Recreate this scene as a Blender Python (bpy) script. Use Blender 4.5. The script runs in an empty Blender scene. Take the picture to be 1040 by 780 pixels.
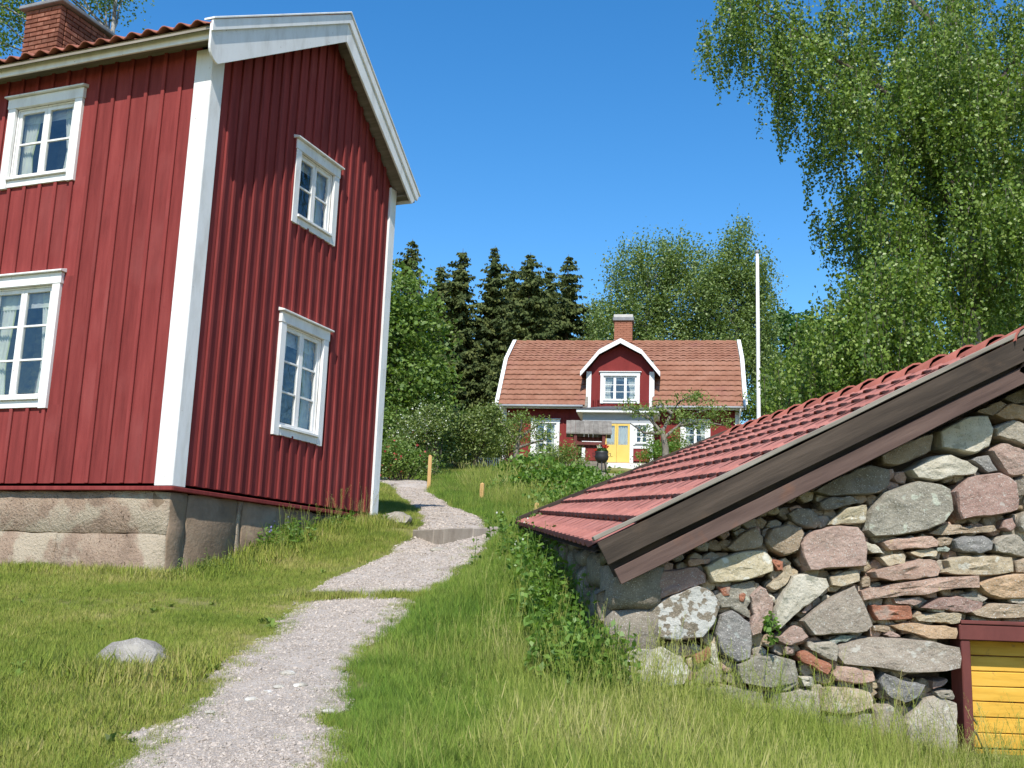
import bpy, bmesh, math, random
import numpy as np
from mathutils import Vector, Matrix

rng = np.random.default_rng(7)
random.seed(7)
scene = bpy.context.scene
COL = scene.collection
R = math.radians

# ------------------------------------------------------------------ camera
FPX, PITCH, ROLL = 1060.0, R(10.804), R(2.052)          # focal length in photo pixels (1040 wide)
EYE = np.array([0.0, 0.0, 1.6])
_c, _s = math.cos(PITCH), math.sin(PITCH)
FW = np.array([0, _c, _s]); _u = np.array([0, -_s, _c]); _r = np.array([1.0, 0, 0])
RT = math.cos(ROLL) * _r + math.sin(ROLL) * _u
UP = -math.sin(ROLL) * _r + math.cos(ROLL) * _u
cam_d = bpy.data.cameras.new('camera'); cam = bpy.data.objects.new('camera', cam_d); COL.objects.link(cam)
cam_d.sensor_width = 36.0; cam_d.lens = 36.0 * FPX / 1040.0
cam_d.clip_start = 0.05; cam_d.clip_end = 3000
M = Matrix((tuple(RT) + (0,), tuple(UP) + (0,), tuple(-FW) + (0,), (0, 0, 0, 1))).transposed()
M.translation = Vector(EYE)
cam.matrix_world = M
scene.camera = cam

# ------------------------------------------------------------------ sky, sun, exposure
SUN_AZ = math.atan2(-0.10, -0.995); SUN_EL = R(49)
w = bpy.data.worlds.new('World'); scene.world = w; w.use_nodes = True
nt = w.node_tree; bg = nt.nodes['Background']
sky = nt.nodes.new('ShaderNodeTexSky'); sky.sky_type = 'NISHITA'; sky.sun_disc = False
sky.sun_elevation = SUN_EL; sky.sun_rotation = SUN_AZ
sky.altitude = 0; sky.air_density = 1.0; sky.dust_density = 0.25; sky.ozone_density = 2.2
hsv = nt.nodes.new('ShaderNodeHueSaturation'); hsv.inputs['Saturation'].default_value = 1.36
nt.links.new(sky.outputs[0], hsv.inputs['Color']); nt.links.new(hsv.outputs[0], bg.inputs[0]); bg.inputs[1].default_value = 0.15
sd = bpy.data.lights.new('sun', 'SUN'); sd.energy = 4.3; sd.angle = R(0.53); sd.color = (1.0, 0.955, 0.88)
so = bpy.data.objects.new('sun', sd); COL.objects.link(so)
to_sun = Vector((math.sin(SUN_AZ) * math.cos(SUN_EL), math.cos(SUN_AZ) * math.cos(SUN_EL), math.sin(SUN_EL)))
so.rotation_euler = to_sun.to_track_quat('Z', 'Y').to_euler(); so.location = (0, -10, 30)
vs = scene.view_settings
vs.view_transform = 'Standard'; vs.look = 'None'; vs.exposure = 0.5; vs.gamma = 1.0; vs.use_curve_mapping = False

scene.cycles.max_bounces = 6; scene.cycles.diffuse_bounces = 3; scene.cycles.glossy_bounces = 2; scene.cycles.transmission_bounces = 3; scene.cycles.transparent_max_bounces = 8

# ------------------------------------------------------------------ pixel helpers
def ray(x, y): return FW + RT * ((x - 520) / FPX) - UP * ((y - 390) / FPX)
def at(x, y, Y):
    d = ray(x, y); return EYE + d * (Y / d[1])

# ------------------------------------------------------------------ terrain
PROF = np.array([(-60, -6), (-10, -1.2), (0, 0), (5, .76), (10, 1.52), (15, 2.28), (24, 3.65), (32, 4.9), (36, 5.72), (47, 5.95),
                 (60, 7.6), (80, 8.6), (140, 9.2), (900, 9.5)], float)
_yy = np.arange(-60, 900, .5); _zz = np.interp(_yy, PROF[:, 0], PROF[:, 1])
_k = np.hanning(9); _k /= _k.sum(); _zz = np.convolve(np.pad(_zz, 4, 'edge'), _k, 'valid')
CTRL = np.array([  # x, y, z measured where things touch the ground
    (-3.6, 10.8, 1.50), (-5.6, 11.6, 1.52), (-8, 12.6, 1.56), (-3.2, 11.6, 1.62), (-2.75, 13.1, 2.08), (-2.3, 14.2, 2.33), (-1.85, 15.1, 2.44),
    (-1.2, 9.5, 1.44), (-1.1, 12.5, 1.90), (-.8, 14.2, 2.15), (-1.0, 17.3, 2.64), (-1.5, 20.2, 3.08), (-1.2, 7, 1.07), (-1.3, 5, .76),
    (-4, 6, .9), (-6, 8, 1.15), (.75, 6.75, .90), (1.5, 6.7, .78), (2.2, 6.6, .60), (2.9, 6.5, .36), (3.6, 6.4, .30), (4.6, 6.5, .6), (3.4, 5, .12),
    (3.2, 3, 0), (1.5, 5, .56), (.3, 5, .70), (.25, 7.6, 1.16), (.15, 9.3, 1.62), (-.05, 11.2, 2.06), (.6, 12.3, 2.35), (2, 13, 2.6), (4, 13, 2.75),
    (5.5, 9, 1.9), (6.5, 7, 1.2), (0, 0, 0)], float)
SIG = 1.25
def _prof(y): return np.interp(y, _yy, _zz)
_K = np.exp(-((CTRL[:, None, 0] - CTRL[None, :, 0])**2 + (CTRL[:, None, 1] - CTRL[None, :, 1])**2) / (2 * SIG**2))
_W = np.linalg.solve(_K + .05 * np.eye(len(CTRL)), CTRL[:, 2] - _prof(CTRL[:, 1]))
def H(x, y):
    x = np.asarray(x, float); y = np.asarray(y, float)
    z = _prof(y)
    for (cx, cy, _), wt in zip(CTRL, _W):
        z = z + wt * np.exp(-((x - cx)**2 + (y - cy)**2) / (2 * SIG**2))
    return z + .018 * np.sin(x * 2.3 + 1.1 * np.sin(y * 1.7)) * np.sin(y * 2.1 + .8 * x) + .008 * np.sin(x * 7.1 + y * 3) * np.sin(y * 6.3 - x * 2)
def h1(x, y): return float(H(x, y))
def ground(px, py):
    d = ray(px, py); lo = hi = 2.0
    while hi < 200:
        p = EYE + d * hi
        if p[2] < h1(p[0], p[1]): break
        lo = hi; hi += .25
    for _ in range(25):
        m = (lo + hi) / 2; p = EYE + d * m
        if p[2] < h1(p[0], p[1]): hi = m
        else: lo = m
    return EYE + d * hi

# ------------------------------------------------------------------ object helpers
def obj(name, me, parent=None, loc=None, rot=None, scale=None):
    o = bpy.data.objects.new(name, me); COL.objects.link(o)
    if parent is not None: o.parent = parent
    if loc is not None: o.location = loc
    if rot is not None: o.rotation_euler = rot
    if scale is not None: o.scale = scale
    return o
def tag(o, label=None, cat=None, group=None, kind=None):
    if label: o['label'] = label
    if cat: o['category'] = cat
    if group: o['group'] = group
    if kind: o['kind'] = kind
    return o
def thing(name, label, cat, loc=(0, 0, 0), rz=0, group=None):
    o = obj(name, None, None, loc, (0, 0, rz)); o.empty_display_size = .2
    return tag(o, label, cat, group)
def np_mesh(name, V, F, mat=None, smooth=False, attrs=None):
    """V (n,3); F list of index arrays (m,k)."""
    me = bpy.data.meshes.new(name)
    V = np.asarray(V, np.float32); me.vertices.add(len(V)); me.vertices.foreach_set('co', V.ravel())
    F = [np.asarray(f, np.int32) for f in F if len(f)]
    nl = sum(f.size for f in F); npol = sum(len(f) for f in F)
    me.loops.add(nl); me.polygons.add(npol)
    me.loops.foreach_set('vertex_index', np.concatenate([f.ravel() for f in F]))
    tot = np.concatenate([np.full(len(f), f.shape[1], np.int32) for f in F])
    st = np.concatenate([[0], np.cumsum(tot)[:-1]]).astype(np.int32)
    me.polygons.foreach_set('loop_start', st); me.polygons.foreach_set('loop_total', tot)
    if smooth: me.polygons.foreach_set('use_smooth', np.ones(npol, bool))
    for k, a in (attrs or {}).items():
        at_ = me.attributes.new(k, 'FLOAT', 'POINT'); at_.data.foreach_set('value', np.asarray(a, np.float32))
    if mat: me.materials.append(mat)
    me.update(); me.validate()
    return me
class MB:
    def __init__(s, xf=None): s.v = []; s.f = []; s.xf = xf
    def add(s, vs, fs):
        b = len(s.v)
        for p in vs: s.v.append(tuple(s.xf(*p)) if s.xf else tuple(p))
        for f in fs: s.f.append([b + i for i in f])
        return s
    def box(s, lo, hi, jit=0):
        x0, y0, z0 = lo; x1, y1, z1 = hi
        v = [(x0, y0, z0), (x1, y0, z0), (x1, y1, z0), (x0, y1, z0), (x0, y0, z1), (x1, y0, z1), (x1, y1, z1), (x0, y1, z1)]
        if jit: v = [tuple(c + random.uniform(-jit, jit) for c in p) for p in v]
        return s.add(v, [(0, 3, 2, 1), (4, 5, 6, 7), (0, 1, 5, 4), (1, 2, 6, 5), (2, 3, 7, 6), (3, 0, 4, 7)])
    def prism(s, poly, axis_off):
        """poly: list of 3d points (ccw seen from tip of -axis_off); extruded by axis_off"""
        n = len(poly); o = Vector(axis_off)
        v = [Vector(p) for p in poly]; v2 = [p + o for p in v]
        fs = [tuple(range(n - 1, -1, -1)), tuple(range(n, 2 * n))] + [(i, (i + 1) % n, n + (i + 1) % n, n + i) for i in range(n)]
        return s.add(v + v2, fs)
    def tube(s, pts, rad, n=7, cap=True):
        pts = [Vector(p) for p in pts]
        if not hasattr(rad, '__len__'): rad = [rad] * len(pts)
        b = len(s.v); ref = Vector((0.31, 0.17, 0.93))
        for i, p in enumerate(pts):
            t = (pts[min(i + 1, len(pts) - 1)] - pts[max(i - 1, 0)])
            t = t.normalized() if t.length > 1e-9 else Vector((0, 0, 1))
            r_ = ref if abs(t.dot(ref)) < .9 else Vector((1, 0, 0))
            a = t.cross(r_).normalized(); c = t.cross(a)
            for k in range(n):
                q = p + (a * math.cos(2 * math.pi * k / n) + c * math.sin(2 * math.pi * k / n)) * rad[i]
                s.v.append(tuple(s.xf(*q)) if s.xf else tuple(q))
        for i in range(len(pts) - 1):
            for k in range(n):
                k2 = (k + 1) % n
                s.f.append([b + i * n + k, b + i * n + k2, b + (i + 1) * n + k2, b + (i + 1) * n + k])
        if cap:
            s.f.append([b + k for k in range(n - 1, -1, -1)]); s.f.append([b + (len(pts) - 1) * n + k for k in range(n)])
        return s
    def lathe(s, prof, n=16, c=(0, 0, 0)):
        b = len(s.v)
        for r_, z in prof:
            for k in range(n):
                a = 2 * math.pi * k / n; q = (c[0] + r_ * math.cos(a), c[1] + r_ * math.sin(a), c[2] + z)
                s.v.append(tuple(s.xf(*q)) if s.xf else q)
        for i in range(len(prof) - 1):
            for k in range(n):
                k2 = (k + 1) % n
                s.f.append([b + i * n + k, b + i * n + k2, b + (i + 1) * n + k2, b + (i + 1) * n + k])
        return s
    def mesh(s, name, mat, smooth=False, bev=0, fixn=True):
        me = bpy.data.meshes.new(name); me.from_pydata(s.v, [], s.f)
        if bev or fixn:
            bm = bmesh.new(); bm.from_mesh(me)
            if fixn: bmesh.ops.recalc_face_normals(bm, faces=bm.faces)
            if bev:
                ed = [e for e in bm.edges if len(e.link_faces) == 2 and e.calc_face_angle(0) > .6]
                bmesh.ops.bevel(bm, geom=ed, offset=bev, segments=1, affect='EDGES', profile=.5)
            bm.to_mesh(me); bm.free()
        if smooth:
            for p in me.polygons: p.use_smooth = True
        if mat: me.materials.append(mat)
        return me
    def build(s, name, mat, parent=None, smooth=False, bev=0, loc=None, rot=None, fixn=True):
        return obj(name, s.mesh(name, mat, smooth, bev, fixn), parent, loc, rot)

# ------------------------------------------------------------------ materials
def nodes(m): return m.node_tree.nodes, m.node_tree.links
def ramp(ns, cols, pos=None):
    r_ = ns.new('ShaderNodeValToRGB'); e = r_.color_ramp.elements
    pos = pos or [i / (len(cols) - 1) for i in range(len(cols))]
    while len(e) < len(cols): e.new(.5)
    for i, (p, c) in enumerate(zip(pos, cols)): e[i].position = p; e[i].color = (*c, 1)
    return r_
def mat(name, cols, scale=4, rough=.85, bump=.25, bscale=60, rnd=0.0, stretch=(1, 1, 1), coord='P', detail=6, spec=.3,
        contrast=(.3, .7), lichen=None, speckle=None, bdist=.01, patch=None):
    m = bpy.data.materials.new(name); m.use_nodes = True; ns, lk = nodes(m); bs = ns['Principled BSDF']
    bs.inputs['Roughness'].default_value = rough; bs.inputs['Specular IOR Level'].default_value = spec
    if coord == 'P':
        src = ns.new('ShaderNodeNewGeometry').outputs['Position']
    else:
        src = ns.new('ShaderNodeTexCoord').outputs['Object']
        oi0 = ns.new('ShaderNodeObjectInfo'); ad = ns.new('ShaderNodeVectorMath'); ad.operation = 'ADD'
        sc0 = ns.new('ShaderNodeVectorMath'); sc0.operation = 'SCALE'; sc0.inputs[0].default_value = (37, 19, 53)
        lk.new(oi0.outputs['Random'], sc0.inputs['Scale']); lk.new(src, ad.inputs[0]); lk.new(sc0.outputs[0], ad.inputs[1]); src = ad.outputs[0]
    mp = ns.new('ShaderNodeMapping'); mp.inputs['Scale'].default_value = stretch; lk.new(src, mp.inputs[0])
    n1 = ns.new('ShaderNodeTexNoise'); n1.inputs['Scale'].default_value = scale; n1.inputs['Detail'].default_value = detail; n1.inputs['Roughness'].default_value = .62
    lk.new(mp.outputs[0], n1.inputs['Vector'])
    k = len(cols); rp = ramp(ns, cols, [contrast[0] + (contrast[1] - contrast[0]) * i / (k - 1) for i in range(k)])
    lk.new(n1.outputs['Fac'], rp.inputs[0]); col = rp.outputs[0]
    def mixin(fac, c2, col):
        mx = ns.new('ShaderNodeMix'); mx.data_type = 'RGBA'; lk.new(fac, mx.inputs[0]); lk.new(col, mx.inputs[6]); mx.inputs[7].default_value = (*c2, 1); return mx.outputs[2]
    def thresh(scale_, lo, hi, tp='noise', st=None):
        if tp == 'noise': t = ns.new('ShaderNodeTexNoise'); t.inputs['Detail'].default_value = 5; out = t.outputs['Fac']
        else: t = ns.new('ShaderNodeTexVoronoi'); out = t.outputs['Distance']
        t.inputs['Scale'].default_value = scale_; lk.new(src, t.inputs['Vector'])
        mr = ns.new('ShaderNodeMapRange'); mr.inputs[1].default_value = lo; mr.inputs[2].default_value = hi; lk.new(out, mr.inputs[0]); return mr.outputs[0]
    if speckle:                                   # (scale, lo, hi, colour)
        for sp in (speckle if isinstance(speckle[0], tuple) else (speckle,)): col = mixin(thresh(*sp[:3]), sp[3], col)
    if lichen:
        for li in (lichen if isinstance(lichen[0], tuple) else (lichen,)): col = mixin(thresh(*li[:3]), li[3], col)
    if patch:
        for pa in (patch if isinstance(patch[0], tuple) else (patch,)): col = mixin(thresh(*pa[:3]), pa[3], col)
    if rnd:
        oi = ns.new('ShaderNodeObjectInfo'); hs = ns.new('ShaderNodeHueSaturation')
        mr = ns.new('ShaderNodeMapRange'); mr.inputs[3].default_value = 1 - rnd; mr.inputs[4].default_value = 1 + rnd
        lk.new(oi.outputs['Random'], mr.inputs[0]); lk.new(mr.outputs[0], hs.inputs['Value']); lk.new(col, hs.inputs['Color']); col = hs.outputs[0]
    lk.new(col, bs.inputs['Base Color'])
    if bump:
        n2 = ns.new('ShaderNodeTexNoise'); n2.inputs['Scale'].default_value = bscale; n2.inputs['Detail'].default_value = 8; n2.inputs['Roughness'].default_value = .65
        lk.new(mp.outputs[0], n2.inputs['Vector']); bp = ns.new('ShaderNodeBump'); bp.inputs['Strength'].default_value = bump; bp.inputs['Distance'].default_value = bdist
        lk.new(n2.outputs['Fac'], bp.inputs['Height']); lk.new(bp.outputs[0], bs.inputs['Normal'])
    return m
def leaf_mat(name, cols, trans=.35, rough=.5, inst=False, spec=.35):
    m = bpy.data.materials.new(name); m.use_nodes = True; ns, lk = nodes(m); bs = ns['Principled BSDF']; out = ns['Material Output']
    if inst:
        s_ = ns.new('ShaderNodeObjectInfo').outputs['Random']
        a2 = ns.new('ShaderNodeAttribute'); a2.attribute_name = 'rnd'
        ma = ns.new('ShaderNodeMath'); ma.operation = 'MULTIPLY_ADD'; lk.new(s_, ma.inputs[0]); ma.inputs[1].default_value = .45
        mb = ns.new('ShaderNodeMath'); mb.operation = 'MULTIPLY'; lk.new(a2.outputs['Fac'], mb.inputs[0]); mb.inputs[1].default_value = .55
        lk.new(mb.outputs[0], ma.inputs[2]); s_ = ma.outputs[0]
        gp = ns.new('ShaderNodeNewGeometry'); nz = ns.new('ShaderNodeTexNoise'); nz.inputs['Scale'].default_value = .9; nz.inputs['Detail'].default_value = 4; lk.new(gp.outputs['Position'], nz.inputs['Vector'])
        mc = ns.new('ShaderNodeMath'); mc.operation = 'MULTIPLY_ADD'; lk.new(nz.outputs['Fac'], mc.inputs[0]); mc.inputs[1].default_value = 1.4; mc.inputs[2].default_value = -.74
        md = ns.new('ShaderNodeMath'); md.operation = 'ADD'; lk.new(mc.outputs[0], md.inputs[0]); lk.new(s_, md.inputs[1]); md.use_clamp = True; s_ = md.outputs[0]
    else:
        a = ns.new('ShaderNodeAttribute'); a.attribute_name = 'rnd'; s_ = a.outputs['Fac']
    rp = ramp(ns, cols); lk.new(s_, rp.inputs[0])
    lk.new(rp.outputs[0], bs.inputs['Base Color']); bs.inputs['Roughness'].default_value = rough; bs.inputs['Specular IOR Level'].default_value = spec
    tr = ns.new('ShaderNodeBsdfTranslucent'); mx = ns.new('ShaderNodeMixShader'); mx.inputs[0].default_value = trans
    if inst:                                        # blades are rounded and fold: shade them partly like the turf surface
        g0 = ns.new('ShaderNodeNewGeometry'); va = ns.new('ShaderNodeVectorMath'); va.operation = 'MULTIPLY_ADD'; lk.new(g0.outputs['Normal'], va.inputs[0]); va.inputs[1].default_value = (.55, .55, .55); va.inputs[2].default_value = (0, -.12, .62)
        vn = ns.new('ShaderNodeVectorMath'); vn.operation = 'NORMALIZE'; lk.new(va.outputs[0], vn.inputs[0]); lk.new(vn.outputs[0], bs.inputs['Normal'])
    g = ns.new('ShaderNodeMix'); g.data_type = 'RGBA'; g.blend_type = 'MULTIPLY'; g.inputs[0].default_value = 1; lk.new(rp.outputs[0], g.inputs[6]); g.inputs[7].default_value = (1.35, 1.45, .55, 1)
    lk.new(g.outputs[2], tr.inputs[0]); lk.new(bs.outputs[0], mx.inputs[1]); lk.new(tr.outputs[0], mx.inputs[2]); lk.new(mx.outputs[0], out.inputs[0])
    return m
def glass_mat():
    m = bpy.data.materials.new('window_glass'); m.use_nodes = True; ns, lk = nodes(m); out = ns['Material Output']
    t = ns.new('ShaderNodeBsdfTransparent'); t.inputs[0].default_value = (.86, .9, .9, 1)
    g = ns.new('ShaderNodeBsdfGlossy'); g.inputs['Roughness'].default_value = .02; g.inputs[0].default_value = (.9, .95, 1, 1)
    ge = ns.new('ShaderNodeNewGeometry'); dt = ns.new('ShaderNodeVectorMath'); dt.operation = 'DOT_PRODUCT'; lk.new(ge.outputs['Normal'], dt.inputs[0]); lk.new(ge.outputs['Incoming'], dt.inputs[1])
    prev = dt.outputs['Value']                      # Schlick reflectance, the same from both sides of the pane
    for op_, a_, b_ in (('ABSOLUTE', None, None), ('SUBTRACT', 1.0, None), ('POWER', None, 5.0), ('MULTIPLY_ADD', None, .88)):
        q = ns.new('ShaderNodeMath'); q.operation = op_
        if op_ == 'SUBTRACT': q.inputs[0].default_value = 1.0; lk.new(prev, q.inputs[1])
        else:
            lk.new(prev, q.inputs[0])
            if b_ is not None: q.inputs[1].default_value = b_
            if op_ == 'MULTIPLY_ADD': q.inputs[2].default_value = .12
        prev = q.outputs[0]
    mx = ns.new('ShaderNodeMixShader')
    nz = ns.new('ShaderNodeTexNoise'); nz.inputs['Scale'].default_value = 3.5; bp = ns.new('ShaderNodeBump'); bp.inputs['Strength'].default_value = .06; bp.inputs['Distance'].default_value = .1
    lk.new(nz.outputs['Fac'], bp.inputs['Height']); lk.new(bp.outputs[0], g.inputs['Normal'])
    lk.new(prev, mx.inputs[0]); lk.new(t.outputs[0], mx.inputs[1]); lk.new(g.outputs[0], mx.inputs[2]); lk.new(mx.outputs[0], out.inputs[0])
    return m

MT = {}
MT['falu'] = mat('falu_red_board', [(.155, .028, .026), (.205, .037, .034), (.245, .048, .043)], 4, .9, .4, 30, .11, (3, 3, .3), 'O', spec=.15, bdist=.004, patch=((1.1, .55, .8, (.25, .06, .055)), (40, .70, .76, (.10, .03, .028))))
MT['falu2'] = mat('falu_red_cottage', [(.165, .027, .025), (.215, .036, .033)], 2, .9, .2, 30, 0, (2, 2, .4), spec=.15)
MT['white'] = mat('white_paint', [(.62, .60, .56), (.74, .73, .70), (.78, .775, .755)], 3, .55, .2, 40, .03, (2, 2, .6), 'O', spec=.35, bdist=.003,
                  patch=((22, .70, .74, (.42, .38, .32)),))
MT['white2'] = mat('white_paint_cottage', [(.70, .69, .66), (.78, .78, .76)], 2, .6, .05, 20, 0)
MT['greypaint'] = mat('grey_paint', [(.30, .31, .32), (.36, .37, .38)], 3, .5, .1, 30)
MT['dkwood'] = mat('dark_tarred_board', [(.022, .016, .012), (.045, .033, .024), (.075, .055, .041)], 2.2, .8, .55, 9, .1, (.5, 6, 6), 'O', spec=.25, bdist=.006,
                   patch=((2.4, .58, .72, (.085, .057, .038)),))
MT['pinkwood'] = mat('faded_red_brown_board', [(.06, .037, .03), (.105, .066, .054), (.14, .092, .074)], 2.2, .8, .5, 9, .1, (.5, 6, 6), 'O', spec=.25, bdist=.006,
                     patch=((1.6, .56, .66, (.20, .09, .05)),))
MT['greywood'] = mat('weathered_grey_wood', [(.16, .14, .115), (.22, .195, .16), (.28, .25, .21)], 3, .9, .5, 12, .1, (.6, 7, 7), 'O', spec=.2, bdist=.005)
MT['shingle'] = mat('grey_wood_shingle', [(.13, .115, .10), (.24, .22, .19)], 6, .9, .4, 20, .15)
MT['yellow'] = mat('yellow_door_paint', [(.46, .25, .030), (.60, .34, .045), (.66, .40, .07)], 3, .7, .35, 10, .07, (.7, 6, 6), 'O', spec=.3, bdist=.004,
                   patch=((14, .66, .72, (.36, .2, .05)),))
MT['yellow2'] = mat('yellow_cottage_door', [(.66, .44, .10), (.72, .49, .13)], 3, .6, .05, 10)
MT['maroon'] = mat('maroon_frame_paint', [(.10, .028, .024), (.15, .042, .034)], 6, .75, .3, 20, .05, (1, 1, .4), 'O')
MT['tile'] = mat('red_roof_tile', [(.29, .108, .084), (.35, .136, .108), (.395, .165, .134)], 5, .85, .25, 90, .12, spec=.2, bdist=.004,
                 patch=((7, .60, .8, (.33, .15, .115)), (16, .67, .73, (.20, .10, .075))))
MT['tile_ridge'] = mat('ridge_tile_clay', [(.28, .09, .068), (.36, .12, .09)], 8, .85, .25, 80, .15, spec=.2)
MT['tile_old'] = mat('old_house_tile', [(.20, .075, .055), (.30, .11, .075), (.33, .14, .1)], 7, .9, .25, 80, .14, spec=.15)
MT['tile_far'] = mat('cottage_roof_tile', [(.22, .096, .060), (.275, .13, .083), (.31, .158, .106)], 1.6, .9, .2, 30, 0, spec=.15, patch=((.9, .58, .75, (.25, .11, .08)),))
MT['brick'] = mat('chimney_brick', [(.13, .05, .034), (.21, .085, .055), (.28, .135, .095)], 9, .95, .6, 60, .3, spec=.1, coord='O')
MT['brick_far'] = mat('cottage_chimney_brick', [(.26, .11, .07), (.33, .15, .095)], 6, .95, .2, 40, .1, spec=.1)
MT['mortar'] = mat('mortar', [(.30, .27, .23), (.40, .37, .32)], 12, .95, .5, 60)
MT['slate'] = mat('slate_cap', [(.16, .165, .17), (.24, .25, .26)], 5, .7, .3, 30)
MT['slate_light'] = mat('pale_cement', [(.42, .40, .37), (.52, .50, .47)], 5, .9, .3, 30)
MT['found'] = mat('rendered_foundation', [(.23, .165, .12), (.33, .24, .175), (.40, .31, .23)], 3.2, .95, 1.0, 34, .08, spec=.1, bdist=.035,
                  lichen=((1.5, .53, .58, (.42, .35, .26)),), speckle=((60, .60, .70, (.20, .13, .09)), (26, .63, .68, (.12, .085, .06))))
MT['foundstone'] = mat('foundation_stone', [(.16, .115, .08), (.24, .175, .12), (.30, .23, .165)], 3, .95, .7, 25, .15, spec=.1, bdist=.015, patch=((2, .56, .62, (.21, .15, .10)),))
MT['asphalt_felt'] = mat('roof_felt', [(.07, .072, .075), (.11, .112, .115)], 6, .9, .3, 60)
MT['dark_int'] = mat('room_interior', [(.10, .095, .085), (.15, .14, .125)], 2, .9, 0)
MT['soil'] = mat('packed_earth', [(.055, .042, .032), (.10, .078, .058)], 6, 1, .8, 25, bdist=.03)
MT['iron'] = mat('black_iron', [(.018, .018, .02), (.03, .03, .032)], 8, .5, .2, 40, spec=.5)
MT['rust'] = mat('rusty_iron', [(.06, .045, .04), (.11, .075, .06)], 20, .7, .4, 60, spec=.4)
MT['stake'] = mat('fresh_pine_stake', [(.48, .29, .11), (.60, .38, .16)], 6, .7, .2, 20, .05, (3, 3, .5), 'O')
MT['pole'] = mat('white_flagpole', [(.70, .66, .62), (.78, .75, .72)], 3, .45, 0)
MT['glass'] = glass_mat()
MT['lace'] = leaf_mat('lace_curtain', [(.62, .62, .60), (.74, .74, .72), (.8, .8, .78)], .45, .9)
MT['gravel_bed'] = mat('gravel_bed', [(.31, .26, .215), (.41, .355, .30), (.50, .44, .38)], 5, 1, .9, 70, bdist=.02, spec=.1, speckle=((110, .58, .64, (.52, .47, .43)), (95, .62, .68, (.22, .18, .16))))
MT['gravel'] = mat('gravel_stone', [(.30, .25, .225), (.42, .37, .33), (.56, .51, .47)], 45, .95, .2, 90, spec=.15, detail=2)
MT['kerb'] = mat('grey_stone_kerb', [(.24, .205, .17), (.36, .32, .27)], 5, .95, .5, 40, .1, bdist=.01)
# ground under the grass
MT['ground'] = mat('turf_soil', [(.10, .095, .036), (.15, .155, .05), (.21, .20, .075), (.28, .24, .11)], .9, 1, .8, 30, bdist=.03, spec=.05, patch=((1.3, .56, .68, (.30, .245, .135)),))
# stones: (main colours, speckle, lichen)
def stone_mat(n, cols, lichen=None, sp=(.5, .48, .43)):
    cols = [(r_ * 1.03, g_ * .98, b_ * .91) for r_, g_, b_ in cols]
    MT[n] = mat('stone_' + n, cols, 11, .92, 1.0, 26, .09, bdist=.022, spec=.15, contrast=(.25, .75), speckle=((120, .60, .68, sp), (150, .62, .7, (.07, .06, .055))), lichen=lichen)
stone_mat('g', [(.17, .165, .14), (.25, .24, .205), (.33, .315, .27)], ((16, .60, .66, (.40, .41, .33)),))
stone_mat('g2', [(.15, .135, .115), (.21, .19, .16), (.27, .245, .21)])
stone_mat('g3', [(.24, .225, .19), (.33, .305, .26), (.42, .39, .33)], ((14, .60, .66, (.47, .45, .38)),))
stone_mat('g4', [(.24, .205, .175), (.31, .275, .235), (.38, .34, .29)], ((14, .62, .68, (.44, .41, .35)),))
stone_mat('p', [(.235, .155, .135), (.31, .215, .19), (.37, .275, .245)], ((20, .64, .69, (.42, .36, .32)),))
stone_mat('p2', [(.27, .195, .17), (.35, .262, .23), (.41, .32, .285)])
stone_mat('p3', [(.30, .20, .16), (.40, .285, .235), (.46, .35, .29)], ((12, .62, .68, (.45, .33, .2)),))
stone_mat('l', [(.36, .345, .28), (.50, .48, .41), (.60, .585, .52)], ((9, .62, .66, (.33, .315, .25)),))
stone_mat('y', [(.30, .265, .175), (.42, .38, .275), (.52, .485, .38)], ((14, .58, .64, (.56, .54, .46)),))
stone_mat('y2', [(.30, .245, .17), (.39, .335, .245), (.45, .40, .31)], ((14, .6, .66, (.46, .43, .35)),))
stone_mat('o', [(.34, .235, .15), (.43, .31, .205), (.49, .37, .26)])
stone_mat('b', [(.22, .17, .125), (.31, .25, .185), (.39, .32, .25)])
stone_mat('d', [(.14, .14, .14), (.20, .20, .20), (.27, .27, .265)], ((18, .63, .68, (.3, .31, .29)),))
stone_mat('d3', [(.17, .20, .18), (.25, .29, .26), (.33, .36, .33)])
stone_mat('w', [(.185, .16, .125), (.26, .23, .185)], ((17, .49, .52, (.50, .49, .45)), (6, .68, .71, (.34, .235, .11))))
stone_mat('w2', [(.30, .28, .24), (.46, .44, .39), (.58, .565, .52)], ((9, .58, .62, (.64, .625, .58)),))
stone_mat('k', [(.27, .115, .075), (.35, .16, .105)], ((9, .56, .64, (.33, .24, .19)),), (.45, .3, .22))
stone_mat('boulder', [(.20, .195, .18), (.29, .28, .26), (.40, .39, .365)], ((7, .58, .66, (.36, .33, .28)),))
# foliage
MT['bark_birch'] = mat('birch_bark', [(.05, .042, .035), (.14, .125, .11), (.34, .32, .29), (.45, .43, .40)], 3.2, .9, .6, 18, 0, (1, 1, .8), bdist=.02, patch=((5, .56, .62, (.07, .06, .05)),))
MT['bark'] = mat('grey_brown_bark', [(.075, .06, .045), (.14, .115, .09)], 6, .95, .8, 22, bdist=.02)
MT['bark_apple'] = mat('apple_bark', [(.14, .12, .10), (.26, .23, .19)], 6, .95, .6, 22, bdist=.02)
MT['leaf_birch'] = leaf_mat('birch_leaf', [(0.05, 0.095, 0.014), (0.105, 0.178, 0.026), (0.18, 0.265, 0.045), (0.28, 0.35, 0.1)], .32, .42, spec=.35)
MT['leaf_far_birch'] = leaf_mat('far_birch_leaf', [(0.1, 0.155, 0.048), (0.165, 0.235, 0.068), (0.24, 0.305, 0.1)], .30, .45)
MT['leaf_maple'] = leaf_mat('broad_leaf', [(0.085, 0.15, 0.028), (0.135, 0.21, 0.042), (0.2, 0.28, 0.065)], .32, .5)
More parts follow.
